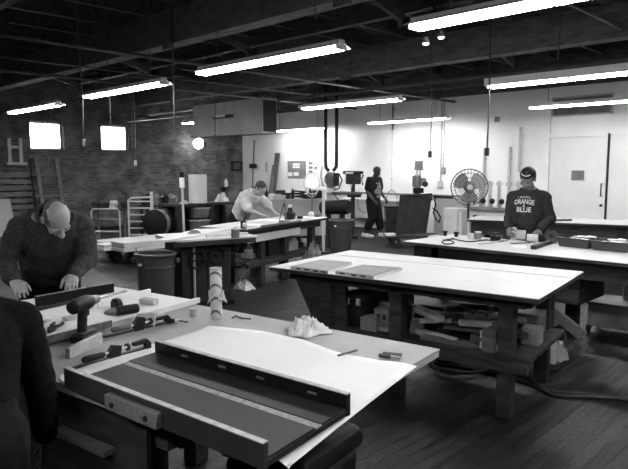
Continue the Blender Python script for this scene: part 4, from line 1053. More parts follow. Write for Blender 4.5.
# panel cart
t = mach('panel_cart', 'dark panel leaning upright on a wheeled cart in front of the white wall', 'cart', 412, 13.4, 0)
pA, pB, pC, pD = D(400.2, 195, 13.4), D(432.4, 193.2, 13.2), D(426.5, 233, 12.9), D(395.5, 235, 13.1)
o_ = t.location
part('panel', MB(o_).prism([pD, pC, pB, pA], FW * .04), 'panel_dark' if 'panel_dark' in M else 'dark_metal', t, bevel=.004)
f = lambda u, v: (pD.lerp(pC, u)).lerp(pA.lerp(pB, u), v) - FW * .025
part('tube_frame', MB(o_).tube([f(.12, .03), f(.2, .9), f(.26, .96), f(.74, .96), f(.8, .9), f(.86, .1)], .012), 'dark_metal', t); part('brace', MB(o_).tube([f(.46, .02), f(.38, .94)], .010), 'dark_metal', t)
dz_ = pD.z - .03
lft = D(385, 235, 13.2); rgt = D(440, 233, 13.2)
dk_ = MB(o_); l0 = V((lft.x, lft.y, dz_ - .02)); r0 = V((rgt.x, rgt.y, dz_ - .02)); dk_.prism([l0 - FW * .35, r0 - FW * .35, r0 + FW * .35, l0 + FW * .35], UP * .05)
part('deck', dk_, 'old_wood', t)
for u, v_ in ((.17, -.25), (.85, -.25), (.17, .25), (.85, .25)):
    c_ = l0.lerp(r0, u) + FW * v_; c_.z = .105
    w = part('wheel', MB(o_).cyl(c_ - FW * .025, c_ + FW * .025, .105, n=20), 'rubber', t); part('hub', MB(o_).cyl(c_ - FW * .03, c_ + FW * .03, .03, n=12), 'grey_metal', w)
lb = D(390, 233, 13.0); lb.z = dz_ + .031
solid('white_sheet', MB().box((0, 0, .02), (.3, .22, .04)), 'light_board', 'white board lying on the left end of the cart deck', 'board', loc=lb, rz=TH)
# two stacked dark crates
for k in range(2):
    p = G(393, 15.1)
    t2 = thing('crate', ('upper' if k else 'lower') + ' one of two dark crates stacked between standing man and panel cart', 'crate', (p.x, p.y, k * .37 + .1 * 0), TH, 'stacked dark crates')
    part('tub', MB().loft([((0, 0, 0), (.17, .17, 0), (-.17, .17, 0)), ((0, 0, .33), (.2, .2, 0), (-.2, .2, 0))], 4), 'grey_plastic', t2, bevel=.01)
    part('rim', MB().loft([((0, 0, .33), (.215, .215, 0), (-.215, .215, 0)), ((0, 0, .368), (.215, .215, 0), (-.215, .215, 0))], 4), 'black', t2, bevel=.006)
# wall bench with white box and wires
q = W(372, 205); 
t = thing('low_counter', 'white low counter along the wall behind the standing man', 'counter', (WX - .45, W(372, 205).y, 0))
part('top', MB().b2(0, .44, -1.1, 1.0, .78, .82), 'light_board', t); part('front', MB().b2(.06, .09, -1.05, .95, .3, .78), 'light_board', t)
for y in (-1.0, .9): part('leg', MB().b2(.1, .16, y - .03, y + .03, 0, .78), 'pale_metal', t)
cable('thin wire springing up from the counter behind the standing man', [W(386, 199, .2), W(388, 193, .2), W(392, 190, .2), W(395, 193, .2), W(397, 199, .2)], .012, 'grey_metal')
# overarm motor machine behind the cart
t = thing('router_machine', 'tall machine with a cylindrical motor on a column behind the panel cart', 'machine', G(418, 15.0), TH)
Z = lambda py: D(418, py, 15.0).z
part('column', MB().b2(.05, .2, -.07, .07, 0, Z(175)), 'grey_metal', t, bevel=.01)
part('motor', MB().cyl((0, 0, Z(169)), (0, 0, Z(161)), .10, n=20).cyl((0, 0, Z(170)), (0, 0, Z(169)), .125, n=20), 'grey_metal', t); part('spindle', MB().cyl((0, .04, Z(176)), (0, .04, Z(170)), .03, n=10).cyl((0, -.04, Z(176)), (0, -.04, Z(170)), .03, n=10), 'steel', t)
part('head', MB().cyl((0, .05, Z(187)), (0, .05, Z(176)), .10, n=20).b2(-.1, .1, -.17, -.05, Z(186), Z(178)), 'grey_metal', t, bevel=.008)
part('handwheel', MB().cyl((-.13, -.14, Z(184)), (-.16, -.14, Z(184)), .07, n=18), 'dark_metal', t)
part('neck', MB().b2(-.09, .09, -.12, .12, Z(193), Z(188)), 'black', t); part('table', MB().b2(-.3, .3, -.3, .3, Z(200), Z(197)), 'dark_metal', t)
# drill press with long plank table
t = thing('drill_press', 'drill press with a long plank table left of the standing man', 'drill press', G(353, 14.6), TH)
Z = lambda py: D(353, py, 14.6).z
part('base', MB().b2(-.25, .25, -.12, .36, 0, .08), 'dark_metal', t, bevel=.015)
part('column', MB().cyl((.05, 0, .08), (.05, 0, Z(176)), .05, n=16), 'dark_metal', t)
part('head', MB().b2(-.25, .2, -.17, .17, Z(184), Z(174)), 'dark_metal', t, bevel=.02)
part('belt_cover', MB().b2(-.30, .25, -.22, .24, Z(174), Z(171)), 'black', t, bevel=.015); part('name_plate', MB().b2(-.31, -.30, .02, .2, Z(173.6), Z(172)), 'white_paint', t)
part('spindle', MB().cyl((-.16, .06, Z(187)), (-.16, .06, Z(184)), .03, n=10), 'steel', t)
for k in range(3):
    a = k * 2 * PI / 3 + .3; part('feed_handle', MB().cyl((-.1, -.19, Z(179)), (-.1 + .12 * math.cos(a), -.22, Z(179) + .12 * math.sin(a)), .01, n=8).ball((-.1 + .12 * math.cos(a), -.22, Z(179) + .12 * math.sin(a)), .022, n=8, m=6), 'black', t)
part('motor', MB().cyl((.2, .08, Z(181)), (.2, .08, Z(173)), .09, n=16), 'dark_metal', t)
part('table', MB().b2(-.26, .12, -.2, .5, Z(194.5), Z(192)), 'mid_wood', t); part('table_bracket', MB().prism([(-.1, -.03, Z(194.6)), (.04, -.03, Z(194.6)), (.04, -.03, Z(200))], (0, .06, 0)).b2(-.16, .1, -.18, .14, Z(197), Z(194.6)), 'dark_metal', t)
cable('thin cord hanging between drill press and standing man', [D(358, 198, 14.0), D(358, 205, 14.0), D(361, 211, 14.0), D(366, 213, 14.0)], .01, 'grey_metal')
# dust pipes and drum machine
for k, (px, lab) in enumerate(((325.5, 'left one of the two dark vertical dust pipes on the white wall'), (336.5, 'right one of the two dark vertical dust pipes on the white wall'))):
    pts = [D(px, 108, 14.2), D(px, 160, 14.2)]
    if k == 0: pts += [D(326, 168, 14.2), D(329, 171, 14.2)]
    else: pts += [D(336.2, 167, 14.2), D(333, 171, 14.2)]
    pts[0].z = ZC
    pts[0].x, pts[0].y = pts[1].x, pts[1].y
    solid('hanging_pipe', MB(pts[1]).tube(pts, .042, 12), 'dark_metal', lab, 'pipe', loc=pts[1], smooth='all')
t = thing('milling_machine', 'grey milling machine under the two dark dust pipes', 'machine', G(331, 15.5), TH)
Z = lambda py: D(331, py, 15.5).z
part('hood', MB().lathe([(.08, Z(172)), (.14, Z(174)), (.14, Z(181)), (.1, Z(187))], (0, 0, 0), 20), 'grey_metal', t); part('ring', MB().tube([(-.1, .16 * math.cos(k * PI / 10), (Z(179)) + .16 * math.sin(k * PI / 10)) for k in range(20)], .016, closed=True), 'grey_metal', t)
part('motor_head', MB().b2(-.14, .2, -.2, -.06, Z(186), Z(173)), 'dark_metal', t, bevel=.01)
part('hose', MB().tube([(-.15, -.2, Z(174)), (-.2, -.27, Z(180)), (-.18, -.2, Z(188)), (-.1, -.05, Z(190))], .02), 'grey_plastic', t)
part('column', MB().b2(.05, .25, -.12, .12, 0, Z(178)), 'pale_metal', t, bevel=.01); part('base', MB().b2(-.3, .3, -.35, .35, 0, .6), 'pale_metal', t, bevel=.01)
part('table', MB().b2(-.35, .3, -.28, .28, .601, .66), 'dark_metal', t); part('arm', MB().tube([(-.1, .2, Z(186)), (-.12, .26, Z(176)), (-.1, .22, Z(166))], .03), 'pale_metal', t)
part('foot', MB().box((-.05, -.05, Z(191)), (.16, .34, .08)), 'white_paint', t, bevel=.01); part('handle', MB().tube([(-.2, -.1, Z(192)), (-.25, -.12, Z(197)), (-.25, -.2, Z(200))], .015), 'dark_metal', t)
# big round lit lamp head with guard
q = D(312, 182, 13.6)
t = thing('work_lamp', 'round bright work lamp head with wire guard behind the far bench', 'lamp', (q.x, q.y, 0), cam_dir(-.1, -1))
part('lamp_face', MB().cyl((0, .02, q.z), (0, .05, q.z), .105, n=28), 'lamp_face', t); part('bowl', MB().lathe([(.05, -.14), (.13, -.02), (.135, .03), (.127, .03), (.12, .0)], (0, 0, q.z), 24, M3=Matrix(((1, 0, 0), (0, 0, 1), (0, 1, 0)))), 'pale_metal', t)
part('guard', MB().tube([(.18 * math.cos(k * PI / 12), .03, q.z - .03 + .24 * math.sin(k * PI / 12)) for k in range(24)], .012, closed=True).tube([(.12 * math.cos(k * PI / 12), .06, q.z - .2 + .13 * math.sin(k * PI / 12)) for k in range(24)], .008, closed=True), 'pale_metal', t)
part('pole', MB().cyl((0, -.06, .02), (0, -.06, q.z - .1), .02, n=10), 'grey_metal', t); part('base', MB().cyl((0, -.06, 0), (0, -.06, .03), .2, n=20), 'dark_metal', t)
# T stand
q = D(323.5, 188.5, 12.0)
t = thing('roller_stand', 'pale T shaped stand at the right end of the far bench', 'stand', (q.x, q.y, 0), TH)
part('pole', MB().b2(-.03, .03, -.028, .028, .03, q.z - .03), 'pale_metal', t); part('crossbar', MB().b2(-.05, .05, -.07, .25, q.z - .03, q.z + .02), 'white_paint', t, bevel=.004); part('base', MB().b2(-.2, .2, -.12, .12, 0, .03), 'dark_metal', t)
# black horizontal tank
a = D(322, 207.5, 12.9); b = D(349, 207, 12.5)
t = thing('compressor_tank', 'long black cylinder lying level right of the far bench', 'tank', V((a.lerp(b, .5).x, a.lerp(b, .5).y, 0)))
part('cylinder', MB(t.location).lathe([(.09, -.02), (.14, .02), (.15, .05), (.15, (b - a).length - .05), (.13, (b - a).length)], a, 20, M3=Matrix(((b - a).normalized(), basis(b - a)[0], basis(b - a)[1])).transposed() @ Matrix(((0, 0, 1), (1, 0, 0), (0, 1, 0)))), 'black', t)
for u in (.25, .75):
    c_ = a.lerp(b, u); part('leg', MB(t.location).b2(c_.x - .04, c_.x + .04, c_.y - .04, c_.y + .04, 0, c_.z - .12), 'dark_metal', t)
# grey covered counter behind the leaning man
a = D(250, 200, 13.6); b = D(326, 199, 14.2)
t = thing('grey_counter', 'long pale grey cloth covered counter behind the leaning man', 'counter', (a.x, a.y, 0), math.atan2((b - a).y, (b - a).x))
l_ = l_cnt = (b - a).length; zt_ = a.z
part('cover', MB().b2(0, l_, 0, .6, .1, zt_), mat('grey cover cloth', .30, .8, .08, 5), t, bevel=.02)
part('seam', MB().b2(l_ * .44, l_ * .455, -.012, -.001, .1, zt_ - .02), 'grey_metal', t); part('plinth', MB().b2(.05, l_ - .05, .05, .55, 0, .1), 'dark_metal', t)
items = [('dark_motor', 'dark round motor on the grey counter left of the pale bowl', 'motor', .19, 'm'), ('grey_bowl', 'upturned pale bowl on the grey counter', 'bowl', .32, 'b'), ('bench_vise', 'dark bench vise on the grey counter right of the pale bowl', 'vise', .47, 'v'),
         ('spray_can', 'thin dark spray can on the grey counter', 'can', .60, 'c'), ('black_box', 'black box beside the leaning man on the grey counter', 'box', .10, 'x'), ('small_machine', 'dark small machine under the bright lamp on the grey counter', 'machine', .90, 'm'), ('coil', 'low dark coil of hose on the grey counter', 'hose', .70, 'h')]
for nm, lab, cat, u, kd in items:
    loc = V(t.location) + V((math.cos(t.rotation_euler.z), math.sin(t.rotation_euler.z), 0)) * (u * l_) + V((-math.sin(t.rotation_euler.z), math.cos(t.rotation_euler.z), 0)) * .28; loc.z = zt_ + .001
    mb = MB(); mm = 'dark_metal'
    if kd == 'm': mb.cyl((-.12, 0, .12), (.12, 0, .12), .11, n=16).b2(-.12, .12, -.08, .08, 0, .05)
    if kd == 'b': mb.lathe([(.16, 0), (.15, .05), (.1, .11), (.03, .13)], n=18); mm = 'light_board'
    if kd == 'v': mb.b2(-.1, .1, -.08, .08, 0, .1).b2(-.16, .04, -.06, .06, .1, .2).cyl((-.2, 0, .12), (.2, 0, .12), .02, n=8)
    if kd == 'c': mb.lathe([(.035, 0), (.035, .17), (.02, .19), (.02, .22)], n=12); mm = 'black'
    if kd == 'x': mb.b2(-.07, .07, -.07, .07, 0, .28); mm = 'black'
    if kd == 'h': mb.tube([(.13 * math.cos(k * PI / 8), .13 * math.sin(k * PI / 8), .02 + .004 * k) for k in range(40)], .02); mm = 'black'
    solid(nm, mb, mm, lab, cat, loc=loc, rz=t.rotation_euler.z, bevel=.004)
# planks and poles leaning against the white wall
a = W(278, 197); b = W(281, 154)
t = thing('leaning_planks', 'two dark planks leaning against the white wall behind the leaning man', 'planks', (WX, a.y, 0))
part('plank', MB().bar((-.35, 0, 0), (-.05, -.05, W(281, 153).z), .22, .03, V((1, 0, 0))), 'mid_wood', t); part('plank', MB().bar((-.4, .12, 0), (-.09, .06, W(279, 165).z), .18, .03, V((1, 0, 0))), 'grey_metal', t)
a = W(256, 190)
t = thing('broom', 'broom standing head up against the white wall near the brick corner', 'broom', (WX - .12, a.y, 0))
part('handle', MB().cyl((-.1, 0, 0), (.06, 0, W(256, 140).z), .02, n=8), 'mid_wood', t); part('brush', MB().box((.0, 0, W(256, 166).z), (.1, .34, .16)), 'dark_metal', t, bevel=.04)
# ================================================================== LEFT MIDDLE: SAW, BINS, LUMBER
def trash(label, px, py_top, z_top, r, brim=.02):
    c = P(px, py_top, z_top); t = thing('trash_can', label, 'trash can', (c.x, c.y, 0))
    h = z_top
    part('tub', MB().lathe([(r * .80, 0), (r * .82, .01), (r * .97, h - .06), (r * .97, h - .001), (r * .93, h - .001), (r * .79, .03), (.01, .03)], n=32), 'trash', t)
    part('rim', MB().tube([(r * math.cos(k * PI / 18), r * math.sin(k * PI / 18), h - .015) for k in range(36)], brim, 8, closed=True), 'trash', t)
    part('band', MB().lathe([(r * .955, h - .17), (r * .985, h - .165), (r * .985, h - .15), (r * .965, h - .145)], n=32), 'trash', t)
    for s in (-1, 1): part('handle', MB().box(RT * (s * (r + .02)) + UP * (h - .09), (.05, .05, .06)), 'trash', t, bevel=.01)
    part('sticker', MB().box(-FW * (r * .965) + RT * -.12 + UP * (h - .11), (.03, .03, .025), (0, 0, TH)), 'light_board', t)
    return t
trash('dark grey trash can behind the nearest bench, beside the table saw', 155.5, 252.5, .70, .225)
trash('grey trash can at the right end of the far bench', 341, 219.5, .66, .235)
# broken stick poking out of the trash can
a = P(146, 254, .70) ; b = D(132, 218, 7.0)
solid('thin_rod', MB(a).cyl(a - UP * .3, D(135, 222, 7.1), .006, n=6), 'dark_metal', 'thin dark rod sticking up out of the trash can beside the table saw', 'rod', loc=a - UP * .3)

# table saw
sz = .84
nl = P(176, 240.6, sz); nr = P(258, 235.5, sz); ex = nr - nl; Ls = ex.length; ex.normalize(); ey = V((-ex.y, ex.x, 0)); rs = math.atan2(ex.y, ex.x)
if ey.dot(FW) < 0: ey = -ey
t = thing('table_saw', 'dark cabinet table saw with long pale extension top in the middle left', 'table saw', (nl.x, nl.y, 0), rs)
part('saw_top', MB().b2(0, Ls, 0, .8, sz - .05, sz), 'top_pale', t, bevel=.004)
part('front_rail', MB().b2(-.05, Ls * .95, -.05, -.002, sz - .075, sz - .02), 'dark_metal', t)
x0 = .10; x1 = Ls * .70
part('cabinet', MB().b2(x0, x1, .12, .75, .06, sz - .051), 'saw_body' if 'saw_body' in M else 'dark_metal', t, bevel=.01)
part('plinth', MB().b2(x0 - .02, x1 + .02, .1, .77, 0, .06), 'black', t)
dr = part('door', MB().b2(x0 + (x1 - x0) * .5, x1 - .03, .105, .119, .15, sz - .2), 'dark_metal', t, bevel=.004)
for k in range(4): part('louvre', MB().b2(x0 + (x1 - x0) * .62, x1 - .12, .098, .104, .24 + k * .05, .262 + k * .05), 'grey_metal', dr)
hw_ = part('handwheel', MB().tube([(x0 + (x1 - x0) * .30 + .1 * math.cos(k * PI / 10), .07, .58 + .1 * math.sin(k * PI / 10)) for k in range(20)], .013, closed=True).bar((x0 + (x1 - x0) * .30 - .1, .07, .58), (x0 + (x1 - x0) * .30 + .1, .07, .58), .02, .015).cyl((x0 + (x1 - x0) * .30, .06, .58), (x0 + (x1 - x0) * .30, .12, .58), .02, n=10), 'black', t)
part('handwheel', MB().tube([(x1 - .2 + .09 * math.cos(k * PI / 10), .07, .62 + .09 * math.sin(k * PI / 10)) for k in range(20)], .012, closed=True).cyl((x1 - .2, .06, .62), (x1 - .2, .12, .62), .02, n=10), 'black', t)
part('conduit', MB().cyl((x0 + .14, .08, .05), (x0 + .14, .08, sz - .08), .014, n=8), 'pale_metal', t)
part('switch_box', MB().b2(x1 + .002, x1 + .10, .2, .3, .45, .62), 'black', t, bevel=.006)
part('blade_guard', MB().prism([(Ls * .34 + .09 * math.cos(k * PI / 8), .35, sz + .075 * math.sin(k * PI / 8)) for k in range(9)], (0, .04, 0)), 'grey_metal', t)
part('rip_fence', MB().b2(Ls * .40, Ls * .92, .10, .15, sz + .001, sz + .035), 'light_board', t)
p = P(235.5, 238, sz); 
t2 = thing('glue_can', 'small dark can standing on the saw top at its right end', 'can', p + V((0, 0, .001)))
part('body', MB().lathe([(.045, 0), (.05, .005), (.05, .1), (.045, .105)], n=16), 'grey_metal', t2); part('nozzle', MB().lathe([(.02, .105), (.015, .13)], n=10), 'pale_metal', t2)
# pale sheet on trestles left of the saw
pts = [P(120, 250.5, .83), P(176, 240, .83), P(226, 229.5, .83), P(192, 231.5, .83)]
t = thing('outfeed_board', 'long pale grey board resting level to the left of the saw top', 'board', (pts[0].x, pts[0].y, 0))
c_ = [P(160, 246, .82), P(255, 235.2, .82), P(250, 228, .82), P(197, 231, .82)]
o_ = V(t.location)
part('board', MB(o_).prism([V((p.x, p.y, .8415)) for p in (P(172, 242, .84), P(236, 229.5, .84), P(196, 231, .84), P(150, 243.5, .84))], UP * .025), 'light_board', t, label='pale board')
solid_ = None
# drum, printed box by the saw
q = G(170, 8.0); t = thing('dust_drum', 'black round dust drum beside the table saw cabinet', 'drum', q)
part('barrel', MB().lathe([(.14, 0), (.15, .02), (.15, .34), (.13, .36)], n=24), 'black', t); part('hose', MB().tube([(0, 0, .36), (.0, .02, .46), (.04, .04, .52)], .045, 10), 'black', t)
q = G(181, 7.15); t = thing('small_carton', 'small printed carton on the floor between trash can and saw', 'carton', q, RTAB)
part('box', MB().b2(-.07, .07, -.09, .09, 0, .1), 'card', t, bevel=.003); part('print', MB().cyl((-.071, 0, .05), (-.074, 0, .05), .032, n=14), 'dark_metal', t)

# lumber stacks on dollies
def lumber(label, px0, px1, z0, n, w, ln, m, wheels=True):
    a = FB + V((px0, px1, 0)); t = thing('lumber_stack', label, 'lumber', (a.x, a.y, 0), R(2), 'boards on dollies')
    for k in range(n):
        part('board', MB().b2(.01 * (k % 2), ln - .02 * k, -.0 + .0, w, z0 + k * .055, z0 + k * .055 + .05), m, t, bevel=.003)
    part('dolly', MB().b2(.2, ln - .4, .03, w - .03, z0 - .07, z0 - .001), 'old_wood', t)
    for x in (.32, ln - .6):
        for y in (.08, w - .08):
            part('caster', MB().cyl((x, y - .02, .07), (x, y + .02, .07), .07, n=16), 'rubber', t)
            part('fork', MB().b2(x - .02, x + .02, y - .028, y + .028, .09, z0 - .07), 'dark_metal', t)
    return t
FB = P(124, 252.5, .24)
lumber('front stack of pale boards on a dolly behind the trash can', 0, 0, .24, 3, .42, 3.2, 'light_board')
lumber('middle stack of pale boards on a dolly, ends facing the man in the fleece', -.1, .52, .22, 2, .36, 2.3, 'light_board')
lumber('rear low stack of long boards behind the man in the fleece', .2, 1.15, .2, 2, .40, 1.4, 'top_pale')
# slatted cart and hand truck
q = G(140, 13.6); t = thing('slatted_cart', 'pale metal cart with horizontal slats against the brick wall', 'cart', q, cam_dir(0, 1))
zt_ = D(140, 198, 13.6).z; w_ = .26
part('tube_frame', MB().tube([(-w_, 0, .05), (-w_, 0, zt_ - .06), (-w_ + .06, 0, zt_), (w_ - .03, 0, zt_ + .02)], .022), 'pale_metal', t)
part('stile', MB().b2(w_ - .03, w_ + .03, -.02, .02, .0, zt_ + .14), 'pale_metal', t)
for k in range(6): part('slat', MB().b2(-w_, w_, -.015, .015, .17 + k * (zt_ - .2) / 5.4, .2 + k * (zt_ - .2) / 5.4), 'pale_metal', t)
part('prop', MB().cyl((w_ + .02, .0, zt_ * .55), (w_ + .24, .05, .03), .014, n=8), 'pale_metal', t); part('base', MB().b2(-w_, w_, -.0, .3, .02, .06), 'dark_metal', t)
q = G(105, 14.2); t = thing('tube_table', 'metal tube framed stand with machines on top by the brick wall', 'stand', q, cam_dir(0, 1))
zt_ = D(105, 209, 14.2).z; w_ = .33
part('tube_frame', MB().tube([(-w_, 0, .0), (-w_, 0, zt_ - .05), (-w_ + .05, 0, zt_), (w_ - .05, 0, zt_), (w_, 0, zt_ - .05), (w_, 0, 0)], .02), 'pale_metal', t); part('rail', MB().b2(-w_, w_, -.015, .015, .18, .22), 'pale_metal', t); part('rail', MB().b2(-w_, w_, -.015, .015, zt_ * .66, zt_ * .66 + .03), 'grey_metal', t)
part('rear_leg', MB().b2(-w_, -w_ + .04, .4, .44, 0, zt_ - .02).b2(w_ - .04, w_, .4, .44, 0, zt_ - .02), 'grey_metal', t); part('top', MB().b2(-w_ - .1, w_ + .25, .02, .5, zt_ - .03, zt_), 'old_wood', t)
rnd = random.Random(4)
for k, (x, lab) in enumerate(((-.28, 'dark lump shaped motor leftmost on the tube framed stand'), (-.08, 'small bench grinder on the tube framed stand'), (.11, 'pale knobbed machine on the tube framed stand'), (.40, 'dark box with a lamp arm at right on the tube framed stand'))):
    c_ = V(q) + RT * x + FW * .22; c_.z = zt_ + .001
    mb = MB().b2(-.07, .07, -.07, .07, 0, .08 + .03 * (k % 2)).cyl((-.1, 0, .12), (.1, 0, .12), .06, n=12)
    if k == 3: mb.tube([(0, 0, .15), (.05, 0, .3), (-.1, 0, .42), (-.26, 0, .62)], .015)
    if k == 1: mb.cyl((-.13, 0, .12), (-.09, 0, .12), .08, n=14).cyl((.09, 0, .12), (.13, 0, .12), .08, n=14)
    solid('bench_machine', mb, 'pale_metal' if k == 2 else 'dark_metal', lab, 'machine', loc=c_, rz=-PI / 2 + TH, bevel=.004)
q = G(156, 15.0); t = thing('old_table', 'dark low table with clutter behind the slatted cart', 'table', q, cam_dir(0, 1))
part('top', MB().b2(-.42, .55, 0, .6, .72, .76), 'old_wood', t)
for x in (-.37, .5):
    for y in (.05, .55): part('leg', MB().b2(x - .03, x + .03, y - .03, y + .03, 0, .72), 'old_wood', t)
for k, (x, lab) in enumerate(((-.32, 'dark casting on the low table left of the slatted cart'), (-.08, 'grey pump on the low table behind the slatted cart'), (.14, 'dark motor with a fin on the low table behind the slatted cart'), (.35, 'grey knobbed casting on the low table right of the slatted cart'))):
    c_ = V(q) + RT * x + FW * .3; c_.z = .7605
    mb = MB().b2(-.09, .09, -.08, .08, 0, .1).cyl((-.1, 0, .16), (.08, 0, .16), .08 - .01 * (k % 2), n=12).ball((.05, 0, .22), .06)
    solid('bench_machine', mb, 'grey_metal' if k % 2 else 'dark_metal', lab, 'machine', loc=c_, rz=k * .7, bevel=.004)
# barrel lying on its side
c_ = G(161, 13.1); a = V((c_.x, c_.y, .42)) - RT * .1 - FW * .2
dd = (RT * .25 + FW * .97).normalized() * .5
t = thing('steel_drum', 'black steel drum lying on its side with a pale band, right of the slatted cart', 'drum', (c_.x, c_.y, 0))
Mx = Matrix((dd.normalized(), basis(dd)[0], basis(dd)[1])).transposed() @ Matrix(((0, 0, 1), (1, 0, 0), (0, 1, 0)))
aa = a.copy(); aa.z = .50
part('drum', MB(t.location).lathe([(.27, .0), (.295, .01), (.295, .48), (.27, .5)], aa, 28, M3=Mx), 'black', t); part('band', MB(t.location).lathe([(.296, .02), (.301, .03), (.301, .14), (.296, .15)], aa, 28, M3=Mx), 'grey_metal', t)
part('cradle', MB(t.location).box(V((aa.x, aa.y, .1)) + dd * .5, (.45, .45, .2), (0, 0, TH)), 'old_wood', t)
# dark wall bench with white roll
a = D(178, 206, 13.1); b = D(243, 204.5, 14.6); 
t = thing('long_bench', 'dark bench along the brick wall under the white paper roll', 'bench', (a.x, a.y, 0), math.atan2((b - a).y, (b - a).x)); l_ = (b - a).length; zt_ = .88
part('top', MB().b2(0, l_, 0, .7, zt_ - .05, zt_), 'old_wood', t)
for x in (.06, l_ * .5, l_ - .06):
    for y in (.06, .64): part('leg', MB().b2(x - .05, x + .05, y - .05, y + .05, 0, zt_ - .05), 'old_wood', t)
part('back_board', MB().b2(0, l_, .66, .69, .1, zt_ - .05), 'black', t); part('shelf', MB().b2(.1, l_ - .1, .02, .64, .25, .28), 'old_wood', t)
cs, sn = math.cos(t.rotation_euler.z), math.sin(t.rotation_euler.z)
def onb(px, y, z):
    """point on that bench seen in column px, y back from the front edge"""
    d = ray(px, 200); ex_ = V((cs, sn, 0)); ey_ = V((-sn, cs, 0)); o = V(t.location) + ey_ * y
    # intersect the vertical plane through o along ex_
    k = (o - EYE).dot(ey_) / d.dot(ey_); p = EYE + d * k; p.z = z; return p
p = onb(198, .3, zt_ + .001); hroll = D(198, 174.5, (p - EYE).dot(FW)).z - zt_; rr_ = 9.0 / FPX * (p - EYE).dot(FW)
t2 = thing('paper_roll', 'big white paper roll standing upright on the dark bench at the brick wall', 'paper roll', p)
part('roll', MB().lathe([(rr_, 0), (rr_, hroll), (rr_ * .35, hroll), (rr_ * .35, .01)], n=36), 'paper', t2); part('core', MB().lathe([(rr_ * .34, .0), (rr_ * .34, hroll), (rr_ * .28, hroll), (rr_ * .28, .01)], n=20), 'card', t2)
rag('cloth_heap', 'pale heap of cloth on the dark bench right of the white paper roll', onb(222, .3, zt_ + .001), (.2, .14), .24, 'light_board', 8)
rag('small_rag', 'small pale rag on the dark bench left of the white paper roll', onb(184, .2, zt_ + .001), (.09, .07), .1, 'light_board', 2)
for k, (px, z, lab) in enumerate(((199, .281, 'lower grey tub under the white paper roll'), (199, .56, 'upper grey tub on top of the lower one under the white paper roll'))):
    p = onb(px, .25, z)
    t3 = thing('tub', lab, 'tub', p, TH, 'tubs under the dark bench')
    part('bowl', MB().loft([((0, 0, 0), (.22, 0, 0), (0, .22, 0)), ((0, 0, .2), (.25, 0, 0), (0, .25, 0))], 22), 'grey_metal', t3); part('rim', MB().loft([((0, 0, .2), (.27, 0, 0), (0, .27, 0)), ((0, 0, .23), (.27, 0, 0), (0, .27, 0))], 22), 'pale_metal', t3)
p = onb(210, .06, .281); solid('white_bottle', MB().lathe([(.04, 0), (.045, .01), (.045, .12), (.02, .16), (.02, .19)], n=14), 'light_board', 'small white bottle under the dark bench right of the tubs', 'bottle', loc=p)
# levelling stick / brush
b = G(184, 10.6); tp = D(181.5, 172, 10.6)
t = thing('marking_pole', 'tall pale pole with a black tipped white head standing by the lumber', 'pole', b)
k0 = V((0, 0, 0)); k1 = tp - b; 
part('shaft', MB().cyl(k0, k1 * .83, .022, .02, n=8), 'pale_metal', t); part('head', MB().cyl(k1 * .83, k1 * .94, .045, n=10), 'white_paint', t); part('tip', MB().cyl(k1 * .94, k1, .04, n=10), 'black', t); part('foot', MB().cyl((0, 0, 0), (0, 0, .02), .12, n=16), 'dark_metal', t)

# ------------------------------------------------------------------ on and under the far bench
def on5(px, py, z=TZ): return P(px, py, z)
p = on5(290, 219.5); t = thing('black_sander', 'black power tool standing on the far bench right of the leaning man', 'power tool', p, .5)
part('body', MB().b2(-.10, .10, -.07, .07, 0, .12), 'black', t, bevel=.03); part('handle', MB().tube([(-.08, 0, .11), (-.06, 0, .17), (.05, 0, .18), (.08, 0, .12)], .02), 'black', t); part('cap', MB().cyl((.02, 0, .19), (.02, 0, .235), .03, n=10), 'white_paint', t)
cable('thin cord rising from the black power tool on the far bench', [on5(286, 219, TZ + .1), D(285.5, 210, 9.3), D(284, 204, 9.3), D(281, 214, 9.3), on5(279, 222.5, TZ + .01)], .008, 'dark_metal')
for lab, q0, w_, h_, rz_, m_ in (('white drawing sheet under the hands of the leaning man', (275, 220.5), .62, .42, .3, 'paper'), ('white sheet at the right end of the far bench', (308, 217.5), .55, .35, .1, 'paper'), ('white sheet at the left end of the far bench', (250, 225), .34, .3, .5, 'paper')):
    p = on5(*q0); solid('drawing_sheet', MB().b2(-w_ / 2, w_ / 2, -h_ / 2, h_ / 2, .0, .004), m_, lab, 'sheet', loc=p + UP * .001, rz=R5 + rz_)
a = on5(262, 226, TZ + .015); b = on5(300, 220.5, TZ + .015)
solid('straightedge', MB(a).bar(a, b, .05, .02), 'grey_metal', 'long grey straightedge lying along the far bench', 'straightedge', loc=a)
a = on5(286, 222.8, TZ + .02); b = on5(322, 216.8, TZ + .02)
p = on5(243.5, 228.5); t = thing('clamp_vise', 'dark small clamp at the left end of the far bench', 'clamp', p)
part('jaw', MB().b2(-.03, .03, -.03, .03, 0, .1), 'black', t, bevel=.006); part('handle', MB().cyl((0, 0, .1), (.05, 0, .2), .012, n=8), 'black', t); part('knob', MB().ball((-.02, -.05, .05), .035), 'pale_metal', t)
def in5(name, label, cat, y, x, mb, m, rot=0, z=.401): return solid(name, mb, m, label, cat, loc=tl(T5, x, y, z), rz=T5.rotation_euler.z + rot, bevel=.005)
in5('dark_case', 'dark square case on the shelf under the far bench', 'case', L5 * .62, .25, MB().b2(-.12, .12, -.14, .14, 0, .22), 'black')
in5('peaked_box', 'pale peaked block on the shelf under the right half of the far bench', 'block', L5 * .36, .25, MB().prism([(-.1, -.14, 0), (-.1, .14, 0), (-.1, .12, .14), (-.1, .0, .24), (-.1, -.14, .12)], (.2, 0, 0)), 'card')
part('pale_batten', MB().b2(.04, .07, L5 * .35, L5 * .96, .66, .76), 'light_board', T5, label='pale batten under the top')
